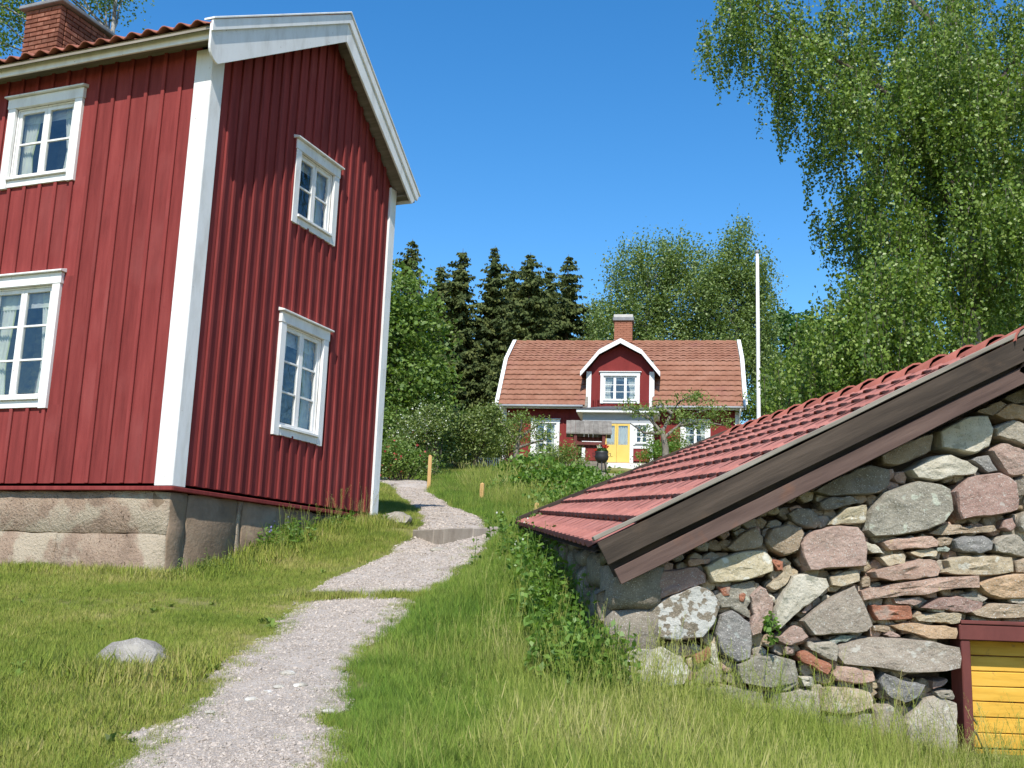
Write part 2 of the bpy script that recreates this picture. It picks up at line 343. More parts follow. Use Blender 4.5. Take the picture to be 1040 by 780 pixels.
MT['leaf_dark'] = leaf_mat('dark_broad_leaf', [(0.034, 0.085, 0.022), (0.061, 0.137, 0.035), (0.089, 0.182, 0.043)], .28, .5)
MT['leaf_willow'] = leaf_mat('grey_green_leaf', [(0.109, 0.143, 0.05), (0.164, 0.195, 0.074), (0.232, 0.26, 0.111)], .30, .5)
MT['needle'] = leaf_mat('spruce_needles', [(0.038, 0.056, 0.018), (0.078, 0.102, 0.03), (0.14, 0.155, 0.046)], .10, .7, spec=.2)
MT['leaf_shrub'] = leaf_mat('shrub_leaf', [(0.09, 0.135, 0.035), (0.16, 0.215, 0.055), (0.25, 0.3, 0.1)], .30, .5)
MT['leaf_apple'] = leaf_mat('apple_leaf', [(0.11, 0.175, 0.034), (0.179, 0.25, 0.057), (0.261, 0.325, 0.097)], .32, .5)
MT['leaf_weed'] = leaf_mat('weed_leaf', [(0.085, 0.165, 0.028), (0.14, 0.245, 0.042), (0.2, 0.315, 0.065)], .38, .45)
MT['blossom'] = leaf_mat('white_blossom', [(.62, .62, .52), (.72, .72, .62), (.8, .8, .74)], .3, .7)
MT['flower_red'] = leaf_mat('red_flower', [(.55, .03, .02), (.7, .05, .03)], .3, .6)
MT['flower_yellow'] = leaf_mat('yellow_flower', [(.75, .5, .02), (.8, .6, .05)], .3, .6)
MT['flower_pink'] = leaf_mat('red_shrub_flower', [(.4, .05, .06), (.55, .1, .1)], .3, .6)
MT['flower_blue'] = leaf_mat('blue_flower', [(.2, .2, .5), (.3, .28, .6)], .3, .6)
MT['grass_short'] = leaf_mat('lawn_grass', [(0.12, 0.175, 0.022), (0.19, 0.245, 0.034), (0.27, 0.29, 0.055), (0.4, 0.34, 0.13)], .25, .6, inst=True, spec=.2)
MT['grass_mid'] = leaf_mat('slope_grass', [(0.08, 0.16, 0.018), (0.145, 0.235, 0.028), (0.22, 0.285, 0.046), (0.34, 0.32, 0.11)], .25, .6, inst=True, spec=.2)
MT['grass_tall'] = leaf_mat('meadow_grass', [(0.11, 0.175, 0.022), (0.175, 0.235, 0.034), (0.245, 0.28, 0.055), (0.36, 0.33, 0.13)], .25, .6, inst=True, spec=.2)
MT['dry'] = leaf_mat('dry_grass', [(.30, .26, .13), (.42, .36, .20)], .3, .7, inst=True)

# ================================================================== ground and path
xs = np.concatenate([-np.geomspace(11, 400, 26)[::-1], np.linspace(-10.6, 10.6, 150), np.geomspace(11, 400, 26)])
ys = np.concatenate([np.linspace(-60, -4, 14), np.linspace(-3, 26, 210), np.linspace(26.5, 60, 50), np.geomspace(62, 800, 24)])
gx, gy = np.meshgrid(xs, ys); gz = H(gx, gy)
nx = len(xs); i0 = (np.arange(len(ys) - 1)[:, None] * nx + np.arange(nx - 1)[None]).ravel()
tag(obj('ground', np_mesh('ground', np.stack([gx, gy, gz], -1).reshape(-1, 3), [np.stack([i0, i0 + 1, i0 + 1 + nx, i0 + nx], 1)], MT['ground'], True)), kind='structure')

PATH_PX = [(860, 20, 330), (820, 75, 338), (780, 122, 345), (740, 160, 340), (700, 205, 348), (660, 255, 372), (635, 280, 402), (618, 300, 412), (606, 312, 428), (597, 322, 444), (580, 362, 465),
           (566, 390, 484), (551, 416, 499), (543, 424, 505), (532, 432, 492), (520, 428, 470), (510, 416, 450), (501, 405, 432), (495, 398, 436), (491, 394, 437)]
PL_, PR_ = [], []
for y_, a_, b_ in PATH_PX:
    PL_.append(ground(a_, y_)); PR_.append(ground(b_, y_))
e0, e1 = PL_[-1], PR_[-1]
PL_.append(np.array([e0[0] - 2.0, e0[1] + .9, 0])); PR_.append(np.array([e1[0] - 2.2, e1[1] + 1.8, 0]))
PL_.append(np.array([e0[0] - 6.0, e0[1] + 2.2, 0])); PR_.append(np.array([e1[0] - 6.2, e1[1] + 3.4, 0]))
def dense(P, n=8):
    P = np.array(P)[:, :2]; out = []
    for i in range(len(P) - 1):
        for k in range(n): out.append(P[i] + (P[i + 1] - P[i]) * k / n)
    out.append(P[-1]); out = np.array(out)
    kk = np.hanning(9); kk /= kk.sum()
    return np.stack([np.convolve(np.pad(out[:, c], 4, 'edge'), kk, 'valid') for c in (0, 1)], 1)
DL, DR = dense(PL_), dense(PR_)
STEP_I = [PATH_PX[8], PATH_PX[13], PATH_PX[18]]; STEP_K = [8 * 8, 13 * 8 - 2, 18 * 8]
STEP_H = [.05, .08, .07]
def path_lift(t):            # t: index along DL
    z = np.full_like(np.asarray(t, float), .012)
    for k, hh in zip(STEP_K, STEP_H):
        dt = np.asarray(t) - k
        z = z + np.where(dt >= 0, hh * np.exp(-np.maximum(dt, 0) / 14), 0)
    return z
NC = 16
tt = np.arange(len(DL)); fr = np.linspace(0, 1, NC + 1)
def smooth_noise(n, k, seed):
    r_ = np.random.default_rng(seed).normal(0, 1, n + 2 * k); ker = np.hanning(2 * k + 1); ker /= np.sqrt((ker**2).sum()); return np.convolve(r_, ker, 'valid')[:n]
wob = .04 * smooth_noise(len(tt), 3, 1)
DLw = DL + np.stack([wob, 0 * wob], 1); DRw = DR + np.stack([.04 * smooth_noise(len(tt), 3, 2), 0 * wob], 1)
pp = DLw[:, None] * (1 - fr)[None, :, None] + DRw[:, None] * fr[None, :, None]
pz = H(pp[..., 0], pp[..., 1]) + np.maximum(path_lift(tt), -.0)[:, None] * np.clip(np.minimum(fr, 1 - fr) * 14, .05, 1)[None] \
     + .012 * np.sin(fr * math.pi)[None] + .006
PV = np.concatenate([pp, pz[..., None]], -1).reshape(-1, 3)
pi0 = (np.arange(len(DL) - 1)[:, None] * (NC + 1) + np.arange(NC)[None]).ravel()
path = tag(obj('path', np_mesh('path', PV, [np.stack([pi0, pi0 + 1, pi0 + NC + 2, pi0 + NC + 1], 1)], MT['gravel_bed'], True)), kind='structure')
def in_path(x, y, grow=0.0):
    """approximate membership of points in the path (plan)"""
    res = np.zeros(len(x), bool)
    for i in range(0, len(DL) - 1):
        l, r_ = DLw[i], DRw[i]; c = (l + r_) / 2; ax = (r_ - l); hw = np.linalg.norm(ax) / 2; ax = ax / (2 * hw); n_ = np.array([-ax[1], ax[0]])
        st = np.linalg.norm((DL[i + 1] + DR[i + 1]) / 2 - c) * .75 + .02
        dx, dy = x - c[0], y - c[1]
        res |= (np.abs(dx * ax[0] + dy * ax[1]) < hw + grow) & (np.abs(dx * n_[0] + dy * n_[1]) < st)
    return res
# step edges across the path: rows of flat stones
for (si, k, hh, nn) in ((0, STEP_K[0], .05, 6), (1, STEP_K[1], .08, 4), (2, STEP_K[2], .07, 3)):
    l, r_ = DL[k], DR[k]; d = r_ - l; L_ = np.linalg.norm(d); d /= L_; ang = math.atan2(d[1], d[0]); hl_, hr_ = h1(*l), h1(*r_)
    ed = np.sort(np.concatenate([[0, L_], (np.arange(1, nn) + rng.uniform(-.25, .25, nn - 1)) * L_ / nn]))
    for a_, b_ in zip(ed[:-1], ed[1:]):
        c = l + d * (a_ + b_) / 2; zt = hl_ + (hr_ - hl_) * (a_ + b_) / 2 / L_ + hh + .012
        mb = MB().box((-(b_ - a_) / 2 + .006, -.05, -hh - .16), ((b_ - a_) / 2 - .006, .09, 0), .006)
        o = mb.build('edging_stone', MT['kerb'], path, bev=.012, loc=(c[0], c[1], zt + random.uniform(-.006, .004)), rot=(0, -math.atan2(hr_ - hl_, L_), ang + random.uniform(-.015, .015)))

# ================================================================== the near red house
YAW = 0.374460
C0 = at(174.5, 494, 11.0)
HW, HL, WT = 4.45, 9.6, 5.12                       # width of gable, length, wall top
OV = .28
AP = (2.36, 6.68); EL_ = (-.38, 5.10); ER_ = (4.66, 4.92)   # verge profile (y, z): apex, left eave, right eave
house = thing('red_house', 'two-storey red timber house with white corner boards beside the gravel path', 'house', tuple(C0), -YAW)
fac = lambda u, v, d: (u, -d, v)
gab = lambda u, v, d: (d, u, v)
def roof_z(y): return AP[1] + (y - AP[0]) * ((AP[1] - EL_[1]) / (AP[0] - EL_[0]) if y < AP[0] else -(AP[1] - ER_[1]) / (ER_[0] - AP[0]))
wall = MB(); wall.box((-HL, HW - .1, 0), (-.02, HW - .02, WT - .1)); wall.add([(-HL, .1, 0), (-HL, HW - .1, 0), (-HL, HW - .1, 5), (-HL, AP[0], 6.4), (-HL, .1, 5.2)], [(0, 1, 2, 3, 4)])
wall.box((-HL, .3, -.02), (-.3, HW - .12, .0))
wall = wall.build('wall', MT['falu'], house)

def siding(xf, ua, ub, topf, openings, pitch=.181, v0=.035, bt=.026):
    n = round((ub - ua) / pitch); pw = (ub - ua) / n
    def pieces(a, b):
        """cut strip a..b by the openings"""
        segs = [(a, b, v0, None)]
        for (o0, o1, p0, p1) in openings:
            nxt = []
            for (x0, x1, z0, z1) in segs:
                if x1 <= o0 or x0 >= o1 or (z1 is not None and z1 <= p0) or z0 >= p1: nxt.append((x0, x1, z0, z1)); continue
                if z0 < p0: nxt.append((x0, x1, z0, p0))
                if x0 < o0 - .004: nxt.append((x0, o0, max(z0, p0), p1))
                if x1 > o1 + .004: nxt.append((o1, x1, max(z0, p0), p1))
                nxt.append((x0, x1, p1, z1))
            segs = nxt
        return segs
    def strip(a, b, d0, d1, name, bev):
        for (x0, x1, z0, z1) in pieces(a, b):
            ta, tb = (topf(x0), topf(x1)) if z1 is None else (z1, z1)
            m = MB(xf); m.prism([(x0, z0, d0), (x1, z0, d0), (x1, tb, d0), (x0, ta, d0)], (0, 0, d1 - d0))
            m.build(name, MT['falu'], wall, bev=bev)
    for i in range(n):
        j = random.uniform(-.002, .002)
        strip(ua + i * pw + .001, ua + (i + 1) * pw - .001, -.024, j, 'wall_board', 0)
        if i: strip(ua + i * pw - .024 + j, ua + i * pw + .024 + j, .0035, bt + j, 'batten', .004)

WIN_F = [(-2.98, -1.82, .88, 2.47, 2, 3), (-2.98, -1.82, 3.60, 4.77, 2, 2), (-6.6, -5.44, .88, 2.47, 2, 3), (-6.6, -5.44, 3.60, 4.77, 2, 2)]
WIN_G = [(1.70, 2.82, .80, 2.34, 2, 3), (1.74, 2.80, 3.53, 4.64, 2, 2)]
op = lambda W: [(a + .04, b - .04, c + .04, d - .04) for a, b, c, d, _, _ in W]
siding(fac, -HL, -.17, lambda u: WT, op(WIN_F), pitch=.241)
siding(gab, .17, HW - .15, lambda u: roof_z(u) - .16, op(WIN_G), pitch=.2, bt=.031)

def curtain(mb, u0, u1, v0, v1, d, taper=0.0, waves=5):
    n, m_ = 18, 8; b = len(mb.v); vs_ = []
    for j in range(m_ + 1):
        t = j / m_
        for i in range(n + 1):
            s_ = i / n; u = u0 + (u1 - u0) * s_ * (1 - taper * (1 - abs(t - .35)) )
            vs_.append((u, v0 + (v1 - v0) * t, d + .018 * math.sin(s_ * waves * 6.28 + t)))
    mb.add(vs_, [(j * (n + 1) + i, j * (n + 1) + i + 1, (j + 1) * (n + 1) + i + 1, (j + 1) * (n + 1) + i) for j in range(m_) for i in range(n)])
def window(parent, xf, u0, u1, v0, v1, cols, rows, m_w, trim=.115, head=.13, cap=True, apron=.10, curt=.34, deep=.7, sash_w=.045, name='window', label=None, proud=.044):
    f = MB(xf)
    f.box((u0, v0, .0), (u0 + trim, v1 - head, proud)).box((u1 - trim, v0, .0), (u1, v1 - head, proud))
    f.box((u0 - .012, v1 - head, .0), (u1 + .012, v1, proud + .006))
    if cap: f.prism([(u0 - .04, v1 + .004, 0), (u0 - .04, v1 + .004, proud + .05), (u0 - .04, v1 + .024, proud + .05), (u0 - .04, v1 + .05, 0)], (u1 - u0 + .08, 0, 0))
    a, b, c, d = u0 + trim, u1 - trim, v0 + apron + .035, v1 - head
    f.box((a, v0 + .012, 0), (b, v0 + apron, proud - .012))
    f.box((a, v0 + apron + .002, -.07), (b, v0 + apron + .034, proud + .022))
    t = .022
    f.box((a, c, -.08), (a + t, d, -.002)).box((b - t, c, -.08), (b, d, -.002)).box((a + t, d - t, -.08), (b - t, d, -.002))
    win = f.build(name, m_w, parent, bev=.003)
    if label: win['label'] = label
    a += t + .002; b -= t + .002; d -= t + .002; c += .001
    cw = (b - a) / cols
    for i in range(cols):
        x0, x1 = a + i * cw + .002, a + (i + 1) * cw - .002; s_ = MB(xf); q = sash_w
        s_.box((x0, c, -.05), (x0 + q, d, -.012)).box((x1 - q, c, -.05), (x1, d, -.012)).box((x0 + q, c, -.05), (x1 - q, c + q, -.0125)).box((x0 + q, d - q, -.05), (x1 - q, d, -.0125))
        ph = (d - c - 2 * q) / rows
        for j in range(1, rows): s_.box((x0 + q, c + q + j * ph - .012, -.046), (x1 - q, c + q + j * ph + .012, -.017))
        s_.build('sash', m_w, win, bev=.002)
        for j in range(rows):
            g = MB(xf); g.add([(x0 + q, c + q + j * ph + .01, -.032), (x1 - q, c + q + j * ph + .01, -.032), (x1 - q, c + q + (j + 1) * ph - .01, -.032 + random.uniform(-.003, .003)), (x0 + q, c + q + (j + 1) * ph - .01, -.032)], [(0, 1, 2, 3)])
            g.build('pane', MT['glass'], win, fixn=False)
    if curt:
        k = MB(xf); curtain(k, a, a + (b - a) * curt, c, d, -.12, .45); curtain(k, b, b - (b - a) * curt, c, d, -.12, .45)
        n_ = (d - c) * .16; curtain(k, a, b, d - n_, d, -.105, 0, 9)
        me = k.mesh('curtain', MT['lace'], True, fixn=False); at_ = me.attributes.new('rnd', 'FLOAT', 'POINT'); at_.data.foreach_set('value', rng.uniform(0, 1, len(me.vertices)).astype(np.float32))
        obj('curtain', me, win)
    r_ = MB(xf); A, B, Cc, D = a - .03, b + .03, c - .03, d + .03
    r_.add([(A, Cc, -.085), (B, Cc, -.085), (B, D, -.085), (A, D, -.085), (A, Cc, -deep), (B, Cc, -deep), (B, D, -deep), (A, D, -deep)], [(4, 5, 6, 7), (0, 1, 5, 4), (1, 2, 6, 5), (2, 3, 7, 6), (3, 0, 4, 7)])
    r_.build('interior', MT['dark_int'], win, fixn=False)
    return win
for W_ in WIN_F: window(house, fac, *W_, MT['white'])
for W_ in WIN_G: window(house, gab, *W_, MT['white'])
# corner boards and base boards
cb = [((fac), -.205, .03, .0, 4.98), ((gab), -.03, .178, .0, roof_z(0) - .2), (gab, HW - .15, HW + .03, .0, roof_z(HW) - .13)]
for xf, a, b, c, d in cb: MB(xf).box((a, c + .005, -.02 if xf is gab else -.028), (b, d, .032 if xf is gab else .036)).build('corner_board', MT['white'], house, bev=.004)
MB().box((-.03, HW - .02, .005), (.0, HW + .03, 4.9)).build('corner_board', MT['white'], house)
MB(fac).box((-HL, -.045, -.05), (.045, .0, .055)).build('base_board', MT['falu'], house, bev=.006)
MB(gab).box((-.04, -.047, -.05), (HW + .03, -.002, .050)).build('base_board', MT['falu'], house, bev=.006)
# roof: deck, soffits, fascia, bargeboards, tiles
X0, X1 = -HL - .3, OV
rt = .05
dk = MB()
for (ya, za), (yb, zb) in ((EL_, AP), (AP, ER_)):
    dk.prism([(X0, ya, za - .075), (X0, yb, zb - .075), (X0, yb, zb - .105), (X0, ya, za - .105)], (X1 - X0 - .03, 0, 0))
roof = dk.build('roof', MT['greywood'], house)
MB().box((X0, -.30, 4.93), (X1 - .10, -.272, 5.10)).build('fascia_board', MT['white'], roof, bev=.004)
MB().box((X0, -.272, 5.035), (X1 - .05, .0, 5.055)).build('soffit', MT['greywood'], roof)
MB().box((X0, HW + .02, 4.86), (X1 - .05, 4.62, 4.885)).build('soffit', MT['greywood'], roof)
MB().box((X0, 4.62, 4.80), (X1 - .05, 4.645, 4.93)).build('fascia_board', MT['white'], roof)
def rake(y0, z0, y1, z1, top, bot, x0, x1, name, m, curl=False, bot1=None, cut=0):
    pts = [(x0, y0, z0 + top), (x0, y1, z1 + top), (x0, y1 - cut, z1 + (bot if bot1 is None else bot1) + cut * .77), (x0, y0, z0 + bot)]
    if curl:
        pts = [(x0, y0, z0 + top), (x0, y1, z1 + top), (x0, y1, z1 + bot)]
        cy, cz = y0 + .16, z0 + bot + .16 * .58
        for k in range(7):
            a = math.pi * 1.5 - k * math.pi / 2 / 6; pts.append((x0, cy + .16 * math.cos(a), cz + .02 + .18 * math.sin(a) * .9))
    return MB().prism(pts, (x1 - x0, 0, 0)).build(name, m, roof, bev=.004)
rake(EL_[0] - .03, EL_[1] - .02, AP[0], AP[1], -.03, -.40, OV - .03, OV, 'bargeboard', MT['white'], True)
rake(AP[0], AP[1], ER_[0] + .02, ER_[1], -.03, -.40, OV - .03, OV, 'bargeboard', MT['white'], False, -.30, .16)
rake(EL_[0] - .05, EL_[1] - .035, AP[0] - .001, AP[1], .005, -.13, OV + .002, OV + .028, 'barge_moulding', MT['white'])
rake(AP[0] + .001, AP[1], ER_[0] + .03, ER_[1], .005, -.13, OV + .002, OV + .028, 'barge_moulding', MT['white'], False, -.13, .05)
rake(EL_[0] - .06, EL_[1] - .04, AP[0] - .001, AP[1] + .01, .035, .010, OV - .09, OV + .045, 'barge_cap', MT['white'])
rake(AP[0] + .001, AP[1] + .01, ER_[0] + .05, ER_[1] - .01, .035, .010, OV - .09, OV + .045, 'barge_cap', MT['white'])

def tile_mesh(name, wdt, ln, hgt, rolls, m, nseg=6, lift=.02, thick=.012, mid=.75, top=.4, pw=.8):
    n = nseg * rolls; V_, F_ = [], []
    for j, (y, k) in enumerate(((0, 1.0), (ln * .3, mid), (ln, top))):
        for i in range(n + 1):
            s_ = i / n * rolls; z = hgt * k * (.5 - .5 * math.cos(2 * math.pi * s_)) ** pw + lift * (1 - y / ln) 
            V_.append((i / n * wdt * .998, y, z))
    for j in range(2):
        for i in range(n): F_.append((j * (n + 1) + i, j * (n + 1) + i + 1, (j + 1) * (n + 1) + i + 1, (j + 1) * (n + 1) + i))
    b = len(V_)
    for i in range(n + 1): p = V_[i]; V_.append((p[0], .004, p[2] - thick))
    for i in range(n): F_.append((i + 1, i, b + i, b + i + 1))
    for i in range(n + 1): p = V_[i]; V_.append((p[0], ln * .4, max(p[2] * .85 - thick, -.002)))
    for i in range(n): F_.append((b + i + 1, b + i, b + n + 1 + i, b + n + 2 + i))
    me = np_mesh(name, V_, [F_], m, False)
    return me
def place(o, org, ex, ey):
    ex, ey = Vector(ex), Vector(ey); ez = ex.cross(ey).normalized()
    m_ = Matrix.Identity(4)
    for i in range(3): m_[i][0] = ex[i]; m_[i][1] = ey[i]; m_[i][2] = ez[i]; m_[i][3] = org[i]
    o.matrix_local = m_
def joined(name, me, mats, m, parent, label=None):
    V_ = np.array([v.co[:] for v in me.vertices]); F_ = np.array([list(p.vertices) for p in me.polygons])
    vv, ff = [], []
    for k, (org, ex, ey) in enumerate(mats):
        ex, ey = np.array(ex, float), np.array(ey, float); ez = np.cross(ex, ey); ez /= np.linalg.norm(ez)
        vv.append(V_[:, :1] * ex + V_[:, 1:2] * ey + V_[:, 2:] * ez + np.array(org)); ff.append(F_ + k * len(V_))
    o = obj(name, np_mesh(name, np.concatenate(vv), [np.concatenate(ff)], m), parent)
    o['kind'] = 'stuff'
    return o
tm = tile_mesh('house_tile', .225, .40, .055, 1, MT['tile_old'], 7, .022, .014)
sl = np.array([0, AP[0] - EL_[0], AP[1] - EL_[1]]); SLn = np.linalg.norm(sl); sl /= SLn
nrow = int(SLn / .335); ncol = int((X1 - .06 - X0) / .225)
rest = []
nrm_up = np.cross([1, 0, 0], sl)
for r_ in range(nrow):
    for c in range(ncol):
        org = np.array([X1 - .09 - (c + 1) * .225, EL_[0], EL_[1] - .05]) + sl * (r_ * .335 - .02)
        if r_ < 2 and c < 30:
            o = obj('roof_tile', tm, roof); place(o, org + nrm_up * random.uniform(-.004, .004), (1, random.uniform(-.01, .01), random.uniform(-.01, .01)), sl)
        else: rest.append((org, (1, 0, 0), sl))
joined('roof_tiles', tm, rest, MT['tile_old'], roof)
sr = np.array([0, AP[0] - ER_[0], AP[1] - ER_[1]]); SRn = np.linalg.norm(sr); sr /= SRn
joined('roof_tiles', tm, [(np.array([X1 - .09 - c * .225, ER_[0], ER_[1] - .05]) + sr * (r_ * .335 - .02), (-1, 0, 0), sr) for r_ in range(int(SRn / .335)) for c in range(ncol)], MT['tile_old'], roof)
for k in range(26):
    a = [math.pi * i / 8 for i in range(9)]; m_ = MB(); x0 = X1 - .1 - (k + 1) * .36
    m_.add([(x0 + e * .38, AP[0] + (.13 - .012 * e) * math.cos(t), AP[1] - .06 + .11 * math.sin(t) + .012 * (1 - e)) for e in (0, 1) for t in a], [(i, i + 1, i + 10, i + 9) for i in range(8)])
    m_.build('ridge_tile', MT['tile_old'], roof, smooth=True)
# chimney of single bricks
ch = MB().box((-5.16, 2.02, 6.2), (-4.56, 2.98, 7.50)).build('chimney', MT['mortar'], house)
bl, bh = .24, .062
bme = MB().box((-bl / 2, -.055, -bh / 2), (bl / 2, .055, bh / 2)).mesh('brick', MT['brick'], bev=.006)
bme2 = MB().box((-.115 / 2, -.055, -bh / 2), (.115 / 2, .055, bh / 2)).mesh('brick', MT['brick'], bev=.006)
CX0, CX1, CY0, CY1 = -5.21, -4.51, 1.97, 3.03
row = 0; z = 6.22
while z < 7.47:
    off = .127 if row % 2 else 0
    for (a0, a1, f, rz) in ((CX0, CX1, CY0 + .05, 0), (CX0, CX1, CY1 - .05, 0), (CY0 + .115, CY1 - .115, CX1 - .05, 90), (CY0 + .115, CY1 - .115, CX0 + .05, 90)):
        p_ = a0 - off + .0
        while p_ < a1 - .02:
            q0, q1 = max(p_, a0), min(p_ + .254, a1)
            wd = q1 - q0
            if wd > .05:
                c = (q0 + q1) / 2; loc = (c, f, z + bh / 2) if rz == 0 else (f, c, z + bh / 2)
                o = obj('brick', bme if wd > .17 else bme2, ch, loc, (random.uniform(-.01, .01), random.uniform(-.01, .01), R(rz) + random.uniform(-.015, .015)))
                o.scale = ((wd - .012) / (bl if wd > .17 else .115), 1, 1)
            p_ += .254
    z += .075; row += 1
MB().box((-5.29, 1.89, 7.50), (-4.43, 3.11, 7.56), .006).build('chimney_cap', MT['slate'], ch, bev=.01)
MB().box((-5.20, 1.98, 7.56), (-4.52, 3.02, 7.62)).build('chimney_top', MT['mortar'], ch, bev=.02)
# foundation blocks
def rough_block(lo, hi, xf, m, parent, amp=.012, name='foundation_block', cut=.10, bev=.008):
    bm = bmesh.new(); bmesh.ops.create_cube(bm, size=1)
    for v in bm.verts: v.co = Vector(((lo[0] + hi[0]) / 2 + v.co.x * (hi[0] - lo[0]), (lo[1] + hi[1]) / 2 + v.co.y * (hi[1] - lo[1]), (lo[2] + hi[2]) / 2 + v.co.z * (hi[2] - lo[2])))
    bmesh.ops.bevel(bm, geom=list(bm.edges), offset=bev, segments=1, affect='EDGES')
    for _ in range(6):
        es = [e for e in bm.edges if e.calc_length() > cut * 1.6]
        if not es: break
        bmesh.ops.subdivide_edges(bm, edges=es, cuts=1)
    bmesh.ops.triangulate(bm, faces=bm.faces)
    sd_ = random.uniform(0, 99)
    for v in bm.verts:
        p = v.co * 5 + Vector((sd_, sd_, sd_)); 
        from mathutils import noise
        v.co += Vector((noise.noise(p), noise.noise(p + Vector((9, 0, 0))), noise.noise(p + Vector((0, 9, 0))))) * amp * 1.4
    me = bpy.data.meshes.new(name)
    if xf:
        for v in bm.verts: v.co = Vector(xf(*v.co))
    bmesh.ops.recalc_face_normals(bm, faces=bm.faces); bm.to_mesh(me); bm.free(); me.materials.append(m)
    for p in me.polygons: p.use_smooth = True
    return obj(name, me, parent)
fd = MB().box((-HL, .25, -1.4), (-.22, HW - .25, -.05)).build('foundation', MT['mortar'], house)
xw = [-9.6, -7.3, -4.9, -2.55, -.02]
for a, b in zip(xw[:-1], xw[1:]): rough_block((a + .003, -.50, -.30), (b - .003, -.048, -.02), fac, MT['found'], fd, .014)
xw = [-9.6, -8.2, -5.9, -3.4, -1.5, -.02]
for a, b in zip(xw[:-1], xw[1:]): rough_block((a + .003, -1.6, -.30), (b - .003, -.505, -.012), fac, MT['found'], fd, .014)
yw = [.02, .30, 1.20, 1.30, 2.18, 3.14, 3.26, 4.42]; bt = [-1.5, -1.3, -1.1, -1.0, -.8, -.7, -.5]
for k, (a, b) in enumerate(zip(yw[:-1], yw[1:])):
    nar = (b - a) < .15
    rough_block((a + .008, bt[k], -.26), (b - .008, -.05 - (.0 if nar else random.uniform(0, .02)), -.012 if nar else -.02 + random.uniform(-.02, .01)), gab, MT['found'] if nar else MT['foundstone'], fd, .016)

# ================================================================== stone cellar with tiled roof
YF, YB, YW = 6.80, 11.42, 7.04            # near verge, far verge, face of the stone wall
NE, NR = at(603, 549, YF), at(1045, 335.5, YF)
FE, FR = at(525, 528.5, YB), at(738, 439, YB)
XR = float(NR[0])                    # ridge / symmetry axis at the near gable
NR = NE + (NR - NE) * ((XR - NE[0]) / (NR[0] - NE[0]))
CB = np.array([XR, YW, .3])
cellar = thing('stone_cellar', 'low fieldstone cellar with red tiled roof and yellow plank door', 'cellar', tuple(CB))
loc = lambda p: np.array(p) - CB
def patch(s_, t):                           # s: 0 near .. 1 far, t: 0 eave .. 1 ridge
    return (NE * (1 - s_) + FE * s_) * (1 - t) + (NR * (1 - s_) + FR * s_) * t
def mirror(p): p = np.array(p, float).copy(); p[0] = 2 * XR - p[0]; return p
def patch_r(s_, t):
    a = patch(s_, t); rdg = NR * (1 - s_) + FR * s_
    a[0] = 2 * rdg[0] - a[0]; return a
dk = MB()
for fn in (patch, patch_r):
    g = [[loc(fn(i / 6, j / 4)) - np.array([0, 0, .045]) for j in range(5)] for i in range(7)]
    b = len(dk.v)
    for i in range(7):
        for j in range(5): dk.v.append(tuple(g[i][j]))
    n0 = len(dk.v)
    for i in range(7):
        for j in range(5): dk.v.append(tuple(g[i][j] - np.array([0, 0, .03])))
    for i in range(6):
        for j in range(4):
            dk.f.append([b + i * 5 + j, b + (i + 1) * 5 + j, b + (i + 1) * 5 + j + 1, b + i * 5 + j + 1]); k = n0
            dk.f.append([k + i * 5 + j, k + i * 5 + j + 1, k + (i + 1) * 5 + j + 1, k + (i + 1) * 5 + j])
croof = dk.build('roof', MT['dkwood'], cellar, fixn=False)
NCOL, NROW = 24, 10
ctm = tile_mesh('cellar_tile', 1, 1, .030, 1, MT['tile'], 14, .001, .003, .45, .02, 3.2)
restc = []
for r_ in range(NROW):
    for c in range(NCOL):
        s0, s1 = c / NCOL + .012, (c + 1) / NCOL + .012
        t0 = r_ / 9.1 - .012; t1 = min(t0 + 1.14 / 9.1, 1.0)
        o_ = (patch(s1, t0)); ex = patch(s0, t0) - o_; ey = patch(s1, t1) - o_
        ez = np.cross(ex, ey); ez /= np.linalg.norm(ez)
        if r_ == 0: o_ = o_ - ez * .01
        jit = random.uniform(-.0012, .0012)
        o = obj('roof_tile', ctm, croof); place(o, loc(o_ + ez * (jit - .02)), ex, ey + ez * random.uniform(-.002, .002))
        restc.append((loc(patch_r(s0, t0)), patch_r(s1, t0) - patch_r(s0, t0), patch_r(s0, t1) - patch_r(s0, t0)))
joined('roof_tiles', ctm, restc, MT['tile'], croof)
# ridge caps
rd = FR - NR; RL = np.linalg.norm(rd); ru = rd / RL; side = np.cross(ru, [0, 0, 1.]); side /= np.linalg.norm(side)
nr = 15
for k in range(nr):
    m_ = MB(); a0 = NR + rd * ((k - .15) / nr); a1 = NR + rd * ((k + 1) / nr)
    P = []
    for e, (c, rr, up_) in enumerate(((a0, .135, .014), (a1, .112, -.008))):
        for i in range(9):
            t = math.pi * (i / 8); P.append(loc(c + side * rr * math.cos(t) * 1.05 + np.array([0, 0, -.105 + rr * math.sin(t) * .95 + up_])))
    n0 = len(P)
    P += [p - np.array([0, 0, .014]) for p in P[:9]]
    m_.add(P, [(i, i + 1, i + 10, i + 9) for i in range(8)] + [(i + 1, i, n0 + i, n0 + i + 1) for i in range(8)])
    o = m_.build('ridge_tile', MT['tile_ridge'], croof, fixn=False)
    for p in o.data.polygons[:8]: p.use_smooth = True
